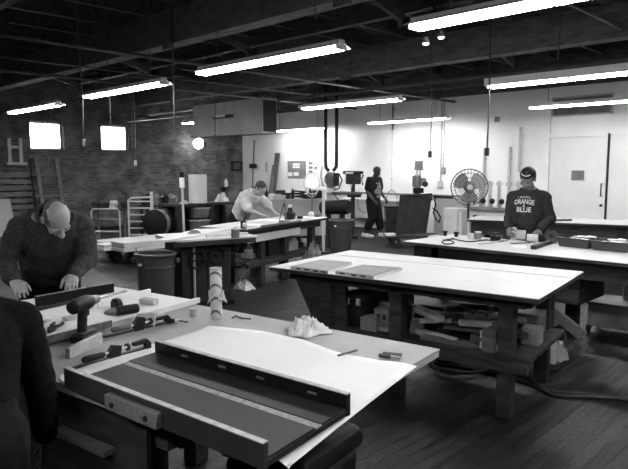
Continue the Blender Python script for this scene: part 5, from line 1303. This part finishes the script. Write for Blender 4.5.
for k, (y, h_) in enumerate(((.8, .12), (.72, .16), (.5, .1), (.2, .18), (.12, .12))):
    in5('spare_part', ['small pale can leftmost on the shelf under the far bench', 'grey machine part on the shelf under the left of the far bench', 'low dark fitting on the shelf under the middle of the far bench', 'dark motor on the shelf under the right end of the far bench', 'small pale jar near the right leg under the far bench'][k], 'part', L5 * y, .3, MB().cyl((0, 0, 0), (0, 0, h_), .06, n=12).b2(-.09, .09, -.05, .05, 0, h_ * .5), ['light_board', 'grey_metal', 'dark_metal', 'dark_metal', 'light_board'][k])
# plastic bag hanging off the right end
p = G(313, 9.0); rag('plastic_bag', 'clear grey plastic bag heaped on the floor at the right end of the far bench', p, (.2, .18), .6, 'grey_metal', 11, 12)

# more clutter on the far bench, the grey counter and the right bench
def on5b(nm, lab, cat, px, py, mb, m, rz=0): return solid(nm, mb, m, lab, cat, loc=P(px, py, TZ) + UP * .001, rz=rz, bevel=.003)
on5b('tape_roll', 'dark tape roll on the far bench right of the black power tool', 'tape', 300, 218.6, MB().lathe([(.05, 0), (.05, .04), (.03, .04), (.03, .0)], n=18), 'dark_metal')
on5b('sanding_block', 'small dark sanding block at the right end of the far bench', 'block', 318, 217.2, MB().b2(-.06, .06, -.03, .03, 0, .05), 'mid_wood', .4)
on5b('crumpled_paper', 'small crumpled white paper at the right end of the far bench', 'paper', 311, 216.8, MB().ball((0, 0, .045), (.06, .05, .045), n=7, m=5), 'paper')
on5b('book', 'thin dark book lying on the far bench by the leaning hands', 'book', 285, 222.3, MB().b2(-.1, .1, -.07, .07, 0, .025), 'dark_metal', .7)
cnt = [o for o in COL.objects if o.name == 'grey_counter'][0]
cu_ = V((math.cos(cnt.rotation_euler.z), math.sin(cnt.rotation_euler.z), 0)); cv_ = V((-cu_.y, cu_.x, 0))
for u, v_, nm, lab, cat, m_, kd in ((.03, .2, 'paint_tin', 'pale paint tin at the far left of the grey counter', 'tin', 'pale_metal', 0), (.27, .45, 'dark_jug', 'tall dark jug at the back of the grey counter', 'jug', 'dark_metal', 1), (.39, .12, 'small_block', 'low pale block at the front of the grey counter', 'block', 'pale_wood', 2), (.53, .3, 'paint_tin', 'dark squat tin in the middle of the grey counter', 'tin', 'black', 0),
                             (.63, .5, 'glue_bottle', 'pale glue bottle at the back of the grey counter', 'bottle', 'light_board', 1), (.79, .14, 'dark_toolbox', 'flat dark toolbox on the grey counter below the bright lamp', 'toolbox', 'dark_metal', 2), (.975, .3, 'dark_jug', 'dark jug at the far right end of the grey counter', 'jug', 'black', 1)):
    p = V(cnt.location) + cu_ * (u * l_cnt) + cv_ * v_; p.z = max(v.co.z for c in kids(cnt) for v in c.data.vertices) + .001
    mb = MB()
    if kd == 0: mb.lathe([(.07, 0), (.075, .005), (.075, .12), (.06, .125)], n=16)
    if kd == 1: mb.lathe([(.06, 0), (.065, .01), (.065, .14), (.03, .2), (.025, .25)], n=16)
    if kd == 2: mb.b2(-.14, .14, -.06, .06, 0, .09).b2(-.05, .05, -.015, .015, .09, .12)
    solid(nm, mb, m_, lab, cat, loc=p, rz=cnt.rotation_euler.z, bevel=.004)
for nm, lab, cat, px, py, mb, m_, rz in (('tape_roll', 'pale masking tape roll lying on the right bench near the left tray', 'tape', 540, 245.5, MB().lathe([(.05, 0), (.05, .03), (.035, .03), (.035, 0)], n=20), 'pale_wood', 0),
                                          ('folded_paper', 'folded white paper on the right bench in front of the carton', 'paper', 519, 247, MB().b2(-.1, .1, -.07, .07, 0, .006), 'paper', .5), ('glue_bottle', 'small dark bottle behind the dark bar on the right bench', 'bottle', 552, 237.5, MB().lathe([(.03, 0), (.03, .1), (.012, .13), (.012, .16)], n=12), 'dark_metal', 0)):
    solid(nm, mb, m_, lab, cat, loc=P(px, py, TZ) + UP * .001, rz=rz, bevel=.002)
cable('thin dark cable curving over the floor below the far bench', [P(x, y, .011) for x, y in ((272, 250), (268, 258), (255, 268), (244, 274), (238, 283))], .011)
# ================================================================== PEOPLE
def nz(v): return V(v).normalized()
def head_geo(mb, c, f, u, k=1.0):
    f = nz(f); u = V(u); u = (u - f * u.dot(f)).normalized(); r = f.cross(u)
    M3 = Matrix((r, f, u)).transposed()
    def L(x, y, z): return V(c) + M3 @ V((x * k, y * k, z * k))
    def ball(p, rad): mb.ball(L(*p), tuple(q * k for q in rad), M3, 18, 12)
    ball((0, -.012, .03), (.076, .096, .092)); ball((0, .02, -.035), (.062, .074, .08)); ball((0, .06, -.085), (.032, .03, .025)); ball((0, .0, -.06), (.06, .055, .05))
    mb.cap(L(0, .088, .012), L(0, .112, -.028), .009 * k, .015 * k); ball((.014, .1, -.032), (.010, .012, .009)); ball((-.014, .1, -.032), (.010, .012, .009))
    for s in (-1, 1):
        ball((s * .03, .076, .028), (.026, .014, .009)); ball((s * .042, .058, -.025), (.024, .026, .024)); ball((s * .08, -.012, -.012), (.009, .022, .034)); ball((s * .084, -.02, .006), (.008, .014, .014))
    ball((0, .086, -.055), (.024, .011, .007)); ball((0, .083, -.067), (.021, .012, .008))
    return M3, L
def hand_geo(mb, wrist, d, n, thumb, curl=.5, k=1.0, spread=.08):
    """d: palm direction, n: direction the palm faces, thumb: side the thumb is on"""
    w = V(wrist); d = nz(d); n = V(n); n = (n - d * n.dot(d)).normalized(); s = V(thumb); s = (s - d * s.dot(d) - n * s.dot(n)).normalized()
    mb.loft([(w - d * .02 * k, s * .027 * k, n * .02 * k), (w + d * .02 * k, s * .033 * k, n * .017 * k), (w + d * .06 * k, s * .042 * k, n * .016 * k), (w + d * .088 * k, s * .041 * k, n * .013 * k), (w + d * .095 * k, s * .034 * k, n * .009 * k)], 14)
    for i, (off, ln, r) in enumerate(((.030, .078, .0092), (.010, .088, .0095), (-.010, .082, .0090), (-.029, .064, .0082))):
        p = w + d * (.08 - .004 * abs(i - 1)) * k + s * off * k; dd = (d + s * (off * spread / .03)).normalized(); ang = 0
        for j, q in enumerate((.46, .31, .25)):
            ang += curl * (.55, .95, .7)[j]
            v = (dd * math.cos(ang) + n * math.sin(ang)); e = p + v * ln * q * k; rr = r * (1 - .1 * j) * k
            mb.cap(p, e, rr, rr * .92, 10); p = e
    p = w + d * .022 * k + s * .026 * k + n * .004 * k
    v = (d * .72 + s * .62 + n * .25).normalized(); e = p + v * .042 * k; mb.cap(p, e, .0145 * k, .0115 * k, 10)
    v2 = (d * .92 + s * .18 + n * (.25 + .3 * curl)).normalized(); e2 = e + v2 * .032 * k; mb.cap(e, e2, .0112 * k, .0098 * k, 10)
    mb.cap(e2, e2 + (v2 + n * .15).normalized() * .024 * k, .0098 * k, .008 * k, 10)
def shell(name, c, M3, rad, keep, m, parent, off=(0, -.012, .03), th=.008, n=40, mm=24):
    mb = MB(); idx = {}
    def pt(i, j):
        t = -PI / 2 + PI * (j + .001) / (mm + .002); a = 2 * PI * i / n
        return V((rad[0] * math.cos(t) * math.cos(a), rad[1] * math.cos(t) * math.sin(a), rad[2] * math.sin(t))) + V(off)
    for j in range(mm):
        for i in range(n):
            q = [pt(i, j), pt((i + 1) % n, j), pt((i + 1) % n, j + 1), pt(i, j + 1)]
            cc = sum(q, V((0, 0, 0))) / 4
            if keep(cc):
                ids = []
                for a_, (ii, jj) in enumerate(((i, j), ((i + 1) % n, j), ((i + 1) % n, j + 1), (i, j + 1))):
                    if (ii, jj) not in idx: idx[(ii, jj)] = len(mb.v); mb.v.append(V(c) + M3 @ q[a_])
                    ids.append(idx[(ii, jj)])
                mb.f.append(tuple(ids))
    o = part(name, mb, m, parent, smooth='all'); s = o.modifiers.new('thick', 'SOLIDIFY'); s.thickness = th; s.offset = 0
    tx = bpy.data.textures.new(name, 'CLOUDS'); tx.noise_scale = .02
    return o
def torso_geo(mb, J, side, grow, hem=None, low=None):
    """loft along the spine; sections from the hem up to the neck"""
    secs = []
    pts = J['spine']      # list of (point, half width, half depth)
    for i, (p, a, b) in enumerate(pts):
        p0 = V(pts[max(i - 1, 0)][0]); p1 = V(pts[min(i + 1, len(pts) - 1)][0]); ax = nz(p1 - p0); s = V(side); s = (s - ax * s.dot(ax)).normalized(); dpt = ax.cross(s)
        secs.append((V(p), s * (a + grow), dpt * (b + grow)))
    mb.loft(secs, 22)
def person(name, label, loc, rz, J, skin, upper, lower, shoes, hair, vox=.0065, grow=.012, sleeve='long', arm_r=1.0, folds=.012, leg_grow=.02, short=None):
    t = thing(name, label, 'person', loc, rz)
    side = V((1, 0, 0)) if 'side' not in J else V(J['side'])
    b = MB()
    torso_geo(b, J, side, -.006)
    b.cap(J['neck'], V(J['neck']).lerp(V(J['head']), .62), .062, .055)
    M3, L = head_geo(b, J['head'], J['look'], J.get('up', (0, 0, 1)))
    for s in 'rl':
        sh, el, wr = V(J['sh_' + s]), V(J['el_' + s]), V(J['wr_' + s])
        b.cap(V(J['spine'][-2][0]), sh, .07, .058); b.cap(sh, el, .052 * arm_r, .040 * arm_r); b.cap(el, el.lerp(wr, .35), .041 * arm_r, .042 * arm_r); b.cap(el.lerp(wr, .35), wr, .042 * arm_r, .027)
        h = J['hand_' + s]; hand_geo(b, wr, h[0], h[1], h[2], h[3], 1.0)
        hp, kn, an = V(J['hp_' + s]), V(J['kn_' + s]), V(J['an_' + s])
        b.cap(hp, kn, .085, .056); b.cap(kn, kn.lerp(an, .35), .054, .056); b.cap(kn.lerp(an, .35), an, .056, .036)
        td = nz(J.get('toe_' + s, (0, 1, 0))); b.cap(an - UP * .035 - td * .03, an - UP * .045 + td * .13, .036, .03)
    body = part('body', remesh(b, vox, 2, 'body'), skin, t, smooth='all')
    # eyes
    for sx in (-1, 1):
        part('eye', MB().ball(L(sx * .03, .078, .008), .009, n=10, m=8), 'black', body, smooth='all')
    # trousers
    tr = MB(); hips = V(J['spine'][0][0])
    p0, p1 = J['spine'][0], J['spine'][1]
    ax = nz(V(p1[0]) - V(p0[0])); sd = (side - ax * side.dot(ax)).normalized(); dp_ = ax.cross(sd)
    tr.loft([(V(p0[0]) - ax * .10, sd * (p0[1] * .85), dp_ * (p0[2] * .85)), (V(p0[0]), sd * (p0[1] + leg_grow * .6), dp_ * (p0[2] + leg_grow * .6)), (V(p0[0]).lerp(V(p1[0]), .7), sd * (p1[1] + .006), dp_ * (p1[2] + .006))], 20)
    for s in 'rl':
        hp, kn, an = V(J['hp_' + s]), V(J['kn_' + s]), V(J['an_' + s])
        end = kn.lerp(an, .82 if short is None else short)
        tr.cap(hp, kn, .088 + leg_grow, .066 + leg_grow); tr.cap(kn, end, .064 + leg_grow, .054 + leg_grow)
    part('trousers', remesh(tr, vox * 1.2, 3, 'trousers'), lower, t, smooth='all')
    # top
    tp = MB(); torso_geo(tp, J, side, grow)
    for s in 'rl':
        sh, el, wr = V(J['sh_' + s]), V(J['el_' + s]), V(J['wr_' + s])
        tp.cap(V(J['spine'][-2][0]), sh, .085 + grow, .066 + grow)
        if sleeve == 'long':
            tp.cap(sh, el, (.058 + grow) * arm_r, (.050 + grow) * arm_r); tp.cap(el, el.lerp(wr, .93), (.050 + grow) * arm_r, (.036 + grow * .8) * arm_r)
        else:
            tp.cap(sh, sh.lerp(el, sleeve), (.06 + grow) * arm_r, (.062 + grow) * arm_r)
    o = part('shirt' if sleeve != 'long' else 'sweater', remesh(tp, vox * 1.2, 3, 'top'), upper, t, smooth='all')
    if folds:
        tx = bpy.data.textures.new(name + ' cloth', 'CLOUDS'); tx.noise_scale = .11; tx.noise_depth = 2
        dm = o.modifiers.new('folds', 'DISPLACE'); dm.texture = tx; dm.strength = folds * 2.2; dm.mid_level = .5
    # shoes
    for s in 'rl':
        an = V(J['an_' + s]); td = nz(J.get('toe_' + s, (0, 1, 0))); sh = MB()
        q = J.get('shoe', 1); sh.cap(an - UP * .02 - td * .02, an - UP * .035 - td * .035, .048 * q, .046 * q); sh.cap(an - UP * .03, an - UP * .052 + td * .14 * q, .05 * q, .036 * q); sh.cap(an - UP * .052 + td * .06, an - UP * .056 + td * .165 * q, .042 * q, .034 * q)
        me = remesh(sh, .007, 2, 'shoe')
        for v in me.vertices: v.co.z = max(v.co.z, .004)
        so = part('shoe', me, shoes, t, smooth='all')
    if hair == 'short': shell('hair', J['head'], M3, (.081, .101, .097), lambda c: c.z > .055 - .5 * (c.y < .0) * .0 and (c.y < .055 or c.z > .085) or (c.y < .02 and c.z > -.01) or (c.y < -.05 and c.z > -.06), M['hair'], t)
    if hair == 'cropped': shell('hair', J['head'], M3, (.079, .099, .095), lambda c: c.z > .065 or (c.y < .02 and c.z > .0) or (c.y < -.05 and c.z > -.05), M['hair'], t, th=.004)
    if hair == 'balding': shell('hair', J['head'], M3, (.077, .097, .093), lambda c: c.y < .035 and -.055 < c.z < (.098 if c.y < -.045 else .072 if c.y < .0 else .06) and (c.z > -.02 or c.y < -.04) and (abs(c.x) > .045 or c.y < -.04), M['hair_grey'], t, th=.003)
    if hair == 'cap':
        hc = shell('cap', J['head'], M3, (.084, .104, .1), lambda c: c.z > .066 or (c.y < -.0 and c.z > .03) or (c.y < -.03 and c.z > .0), M['black'], t, th=.01)
        bd = MB(); a0 = [(.062 * math.sin(a), -.012 + .082 * math.cos(a), .098) for a in [(-50 + 100 * i / 14) * PI / 180 for i in range(15)]]
        bd.tube([L(*q) for q in a0], .007, 6); part('cap_band', bd, 'pale_metal', hc)
        shell('hair', J['head'], M3, (.0785, .099, .095), lambda c: c.y < .02 and -.05 < c.z < .06 and (c.y < -.03 or c.z > -.02), M['hair'], t, th=.004)
    return t, body, o, M3, L
def to_plan(x, y): return RT * x + FW * y

# --- man in the dark fleece, bent over the end of the nearest bench
rt1 = RT * -1.83 + FW * 4.19
J1 = dict(spine=[((0, -.10, .92), .175, .13), ((0, .03, 1.05), .185, .145), ((0, .15, 1.19), .205, .15), ((0, .27, 1.29), .20, .125), ((0, .335, 1.35), .12, .08)],
          neck=(0, .345, 1.35), head=(-.02, .485, 1.345), look=(-.26, .38, -.89), up=(-.1, .9, .4), sh_r=(.19, .265, 1.27), sh_l=(-.19, .265, 1.27), el_r=(.285, .20, 1.05), el_l=(-.215, .27, 1.05), wr_r=(.235, .44, .97), wr_l=(-.105, .40, .975),
          hand_r=((-.25, .85, -.25), (-.1, -.1, -1), (-1, -.2, 0), .55), hand_l=((.12, .75, -.3), (.1, -.2, -1), (1, .0, 0), .75),
          hp_r=(.10, -.13, .90), hp_l=(-.10, -.13, .90), kn_r=(.12, -.10, .5), kn_l=(-.12, -.10, .5), an_r=(.13, -.16, .09), an_l=(-.13, -.16, .09))
t, body, top, M3, L = person('person', 'bald person in dark fleece bent over the left end of the nearest bench', rt1, cam_dir(.45, -.89), J1, 'skin', 'jacket', 'trouser', 'black', 'balding', .0055, .014, arm_r=1.06, folds=.014)
cl = MB(); nk = V((0, .345, 1.35)); ax = nz(V((0, .13, .05)))
sx_ = V((1, 0, 0)); dx_ = ax.cross(sx_)
cl.rings([[nk + ax * h_ + sx_ * r_ * math.cos(2 * PI * i / 24) + dx_ * r_ * math.sin(2 * PI * i / 24) for i in range(24)] for h_, r_ in ((-.03, .105), (.02, .088), (.055, .084), (.055, .074), (.02, .074), (-.03, .09))], False)
part('collar', cl, 'jacket', t, smooth='all')
zp = MB(); zp.tube([(-.0, .375, 1.275), (-.0, .385, 1.22), (0, .36, 1.14)], .006, 6); part('zip', zp, 'dark_metal', t)

# --- person in black at the left edge, seen from behind
rt2 = RT * -1.07 + FW * 1.74
J2 = dict(spine=[((0, -.06, .88), .17, .13), ((0, .0, 1.0), .17, .125), ((0, .10, 1.12), .185, .12), ((0, .20, 1.17), .165, .10), ((0, .29, 1.21), .10, .075)],
          neck=(0, .30, 1.21), head=(0, .43, 1.22), look=(0, .6, -.8), up=(0, .75, .6), sh_r=(.18, .16, 1.15), sh_l=(-.18, .18, 1.16), el_r=(.235, .17, .95), el_l=(-.25, .38, 1.02), wr_r=(.24, .22, .72), wr_l=(-.2, .6, .93),
          hand_r=((-.05, .15, -1), (-1, .1, 0), (0, 1, 0), .4), hand_l=((.1, .9, -.2), (0, 0, -1), (1, 0, 0), .5),
          hp_r=(.10, -.05, .86), hp_l=(-.10, -.05, .86), kn_r=(.11, .0, .48), kn_l=(-.11, .0, .48), an_r=(.12, -.05, .09), an_l=(-.12, -.05, .09))
person('person', 'person in black seen from behind at the left edge, arm hanging beside the bench', rt2, cam_dir(-.4, .92), J2, 'skin_mid', 'sweater_black', 'trouser', 'black', 'short', .006, .010, arm_r=.95, folds=.01)

# --- man in the light shirt leaning over the far bench
rt3 = G(241, 10.2)
J3 = dict(spine=[((0, -.03, .86), .16, .12), ((0, .05, 1.0), .17, .13), ((0, .14, 1.13), .185, .135), ((0, .22, 1.21), .18, .115), ((0, .29, 1.26), .10, .075)],
          neck=(0, .30, 1.26), head=(0, .41, 1.33), look=(.0, .72, -.69), up=(0, .7, .7), sh_r=(.19, .21, 1.20), sh_l=(-.19, .21, 1.20), el_r=(.25, .34, 1.0), el_l=(-.23, .40, 1.03), wr_r=(.18, .52, .925), wr_l=(-.14, .60, .925),
          hand_r=((-.1, 1, -.15), (0, 0, -1), (-1, 0, 0), .2), hand_l=((.1, 1, -.15), (0, 0, -1), (1, 0, 0), .2),
          hp_r=(.10, -.05, .86), hp_l=(-.10, -.05, .86), kn_r=(.11, -.05, .48), kn_l=(-.11, -.05, .48), an_r=(.12, -.12, .09), an_l=(-.12, -.12, .09))
person('person', 'person in a loose light shirt leaning over the far bench on both hands', rt3, cam_dir(.82, -.52), J3, 'skin', 'shirt_light', 'trouser', 'black', 'short', .007, .024, sleeve=.9, folds=.012)

# --- standing man in the t-shirt
rt4 = G(374, 14.7)
J4 = dict(spine=[((0, -.02, .90), .17, .13), ((0, -.01, 1.05), .17, .125), ((0, .0, 1.22), .19, .125), ((0, .0, 1.36), .19, .105), ((0, .01, 1.46), .09, .07)],
          neck=(0, .01, 1.45), head=(0, .07, 1.585), look=(.05, .9, -.42), sh_r=(.205, -.0, 1.385), sh_l=(-.205, .0, 1.385), el_r=(.26, -.03, 1.10), el_l=(-.25, .03, 1.10), wr_r=(.25, .15, .90), wr_l=(-.2, .2, .93),
          hand_r=((-.2, .4, -.8), (-1, 0, -.2), (0, 1, 0), .5), hand_l=((.2, .5, -.7), (1, 0, -.2), (0, 1, 0), .5),
          hp_r=(.10, -.02, .88), hp_l=(-.10, -.02, .88), kn_r=(.12, .03, .49), kn_l=(-.12, .06, .49), an_r=(.15, -.16, .09), an_l=(-.14, .14, .09), shoe=1.25)
t, body, top4, M3, L = person('person', 'person in a dark printed t-shirt and long shorts standing by the white wall', rt4, cam_dir(.80, -.60), J4, 'skin_dark', 'tee_black', 'trouser', 'shoe_white', 'cropped', .007, .022, sleeve=.62, folds=.012, leg_grow=.042, short=.55, arm_r=1.1)
def project(mb_pts, faces, target, d, lift):
    """drop flat shapes onto a garment along d; all in the person's own space"""
    dg = bpy.context.evaluated_depsgraph_get(); dg.update()
    ev = target.evaluated_get(dg); me = ev.to_mesh(); bvh = BVHTree.FromPolygons([v.co.copy() for v in me.vertices], [p.vertices[:] for p in me.polygons])
    out = []; d = nz(d)
    for p in mb_pts:
        h = bvh.ray_cast(V(p) - d * 1.0, d)
        out.append((h[0] - d * lift) if h[0] is not None else V(p))
    return out
def grid_disc(cx, cz, rx, rz_, n=6):
    vs, fs = [], []
    for i in range(n + 1):
        for j in range(n + 1):
            u, v = i / n * 2 - 1, j / n * 2 - 1
            uu = u * math.sqrt(1 - v * v / 2); vv = v * math.sqrt(1 - u * u / 2)
            vs.append((cx + uu * rx, cz + vv * rz_))
    for i in range(n):
        for j in range(n): k = i * (n + 1) + j; fs.append((k, k + 1, k + n + 2, k + n + 1))
    return vs, fs
pm = MB()
rnd = random.Random(6)
for cx, cz, rx, rz_ in ((0, 1.30, .05, .04), (-.05, 1.22, .06, .05), (.05, 1.20, .05, .06), (0, 1.11, .10, .06), (-.08, 1.17, .05, .05), (.09, 1.12, .05, .06), (-.06, 1.03, .05, .05), (.04, 1.0, .05, .04), (.08, 1.31, .025, .02)):
    vs, fs = grid_disc(cx, cz, rx, rz_)
    pm.add(project([(x, .5, z) for x, z in vs], fs, top4, (0, -1, 0), .004), fs)
part('shirt_print', pm, mat('faded shirt print', .22, .9, .7, 40), top4, smooth='all')

# --- man in the lettered sweatshirt
rt5 = G(529, 7.0)
J5 = dict(spine=[((0, -.02, .90), .16, .13), ((0, .0, 1.02), .165, .14), ((0, .01, 1.18), .175, .135), ((0, .0, 1.33), .165, .11), ((0, .03, 1.43), .08, .07)],
          neck=(0, .03, 1.425), head=(.02, .10, 1.545), look=(.25, .72, -.66), up=(0, .6, .8), sh_r=(.17, .01, 1.32), sh_l=(-.17, .01, 1.32), el_r=(.20, .03, 1.08), el_l=(-.235, .04, 1.09), wr_r=(.20, .26, .98), wr_l=(-.135, .30, .985),
          hand_r=((-.25, .75, -.5), (-.8, 0, -.5), (0, .3, 1), .9), hand_l=((.1, .75, -.55), (.2, -.1, -1), (1, .1, 0), .7),
          hp_r=(.10, -.02, .88), hp_l=(-.10, -.02, .88), kn_r=(.12, .02, .49), kn_l=(-.12, .02, .49), an_r=(.13, -.03, .09), an_l=(-.13, -.03, .09))
t, body, top5, M3, L = person('person', 'person in a dark lettered sweatshirt and cap working at the right bench', rt5, cam_dir(-.38, -.92), J5, 'skin_mid', 'sweat_navy', 'trouser', 'black', 'cap', .006, .016, arm_r=1.0, folds=.012)
def letters(txt, cx, cz, w, h, arc=0.0, bold=.022):
    cu = bpy.data.curves.new('txt', 'FONT'); cu.body = txt; cu.align_x = 'CENTER'; cu.align_y = 'CENTER'; cu.size = 1; cu.offset = bold; cu.resolution_u = 3
    o = bpy.data.objects.new('txt', cu); COL.objects.link(o); dg = bpy.context.evaluated_depsgraph_get(); dg.update()
    me = bpy.data.meshes.new_from_object(o.evaluated_get(dg)); bpy.data.objects.remove(o)
    bm = bmesh.new(); bm.from_mesh(me); bmesh.ops.triangulate(bm, faces=bm.faces); bmesh.ops.subdivide_edges(bm, edges=[e for e in bm.edges if e.calc_length() > .12], cuts=2); bmesh.ops.triangulate(bm, faces=bm.faces)
    bm.verts.ensure_lookup_table()
    xs_ = [v.co.x for v in bm.verts]; ys_ = [v.co.y for v in bm.verts]; mx = (max(xs_) + min(xs_)) / 2; my = (max(ys_) + min(ys_)) / 2; sx = w / (max(xs_) - min(xs_)); sy = h / (max(ys_) - min(ys_))
    vs = []
    for v in bm.verts:
        x = (v.co.x - mx) * sx; z = (v.co.y - my) * sy - arc * (x / (w / 2)) ** 2
        vs.append((cx - x, .6, cz + z))          # seen from the front, so the line is mirrored onto the chest
    fs = [tuple(v.index for v in f.verts) for f in bm.faces]; bm.free()
    return vs, fs
lm = MB()
for txt, cz, w, h, arc, bold in (('I BLEED', 1.335, .13, .020, .008, .01), ('ORANGE', 1.285, .215, .056, .014, .03), ('&', 1.238, .024, .026, 0, .02), ('BLUE', 1.192, .155, .056, -.003, .03)):
    vs, fs = letters(txt, .045, cz, w, h, arc, bold)
    lm.add(project(vs, fs, top5, (0, -1, 0), .004), fs)
part('lettering', lm, 'lettering', top5, label='pale block lettering', smooth='all')
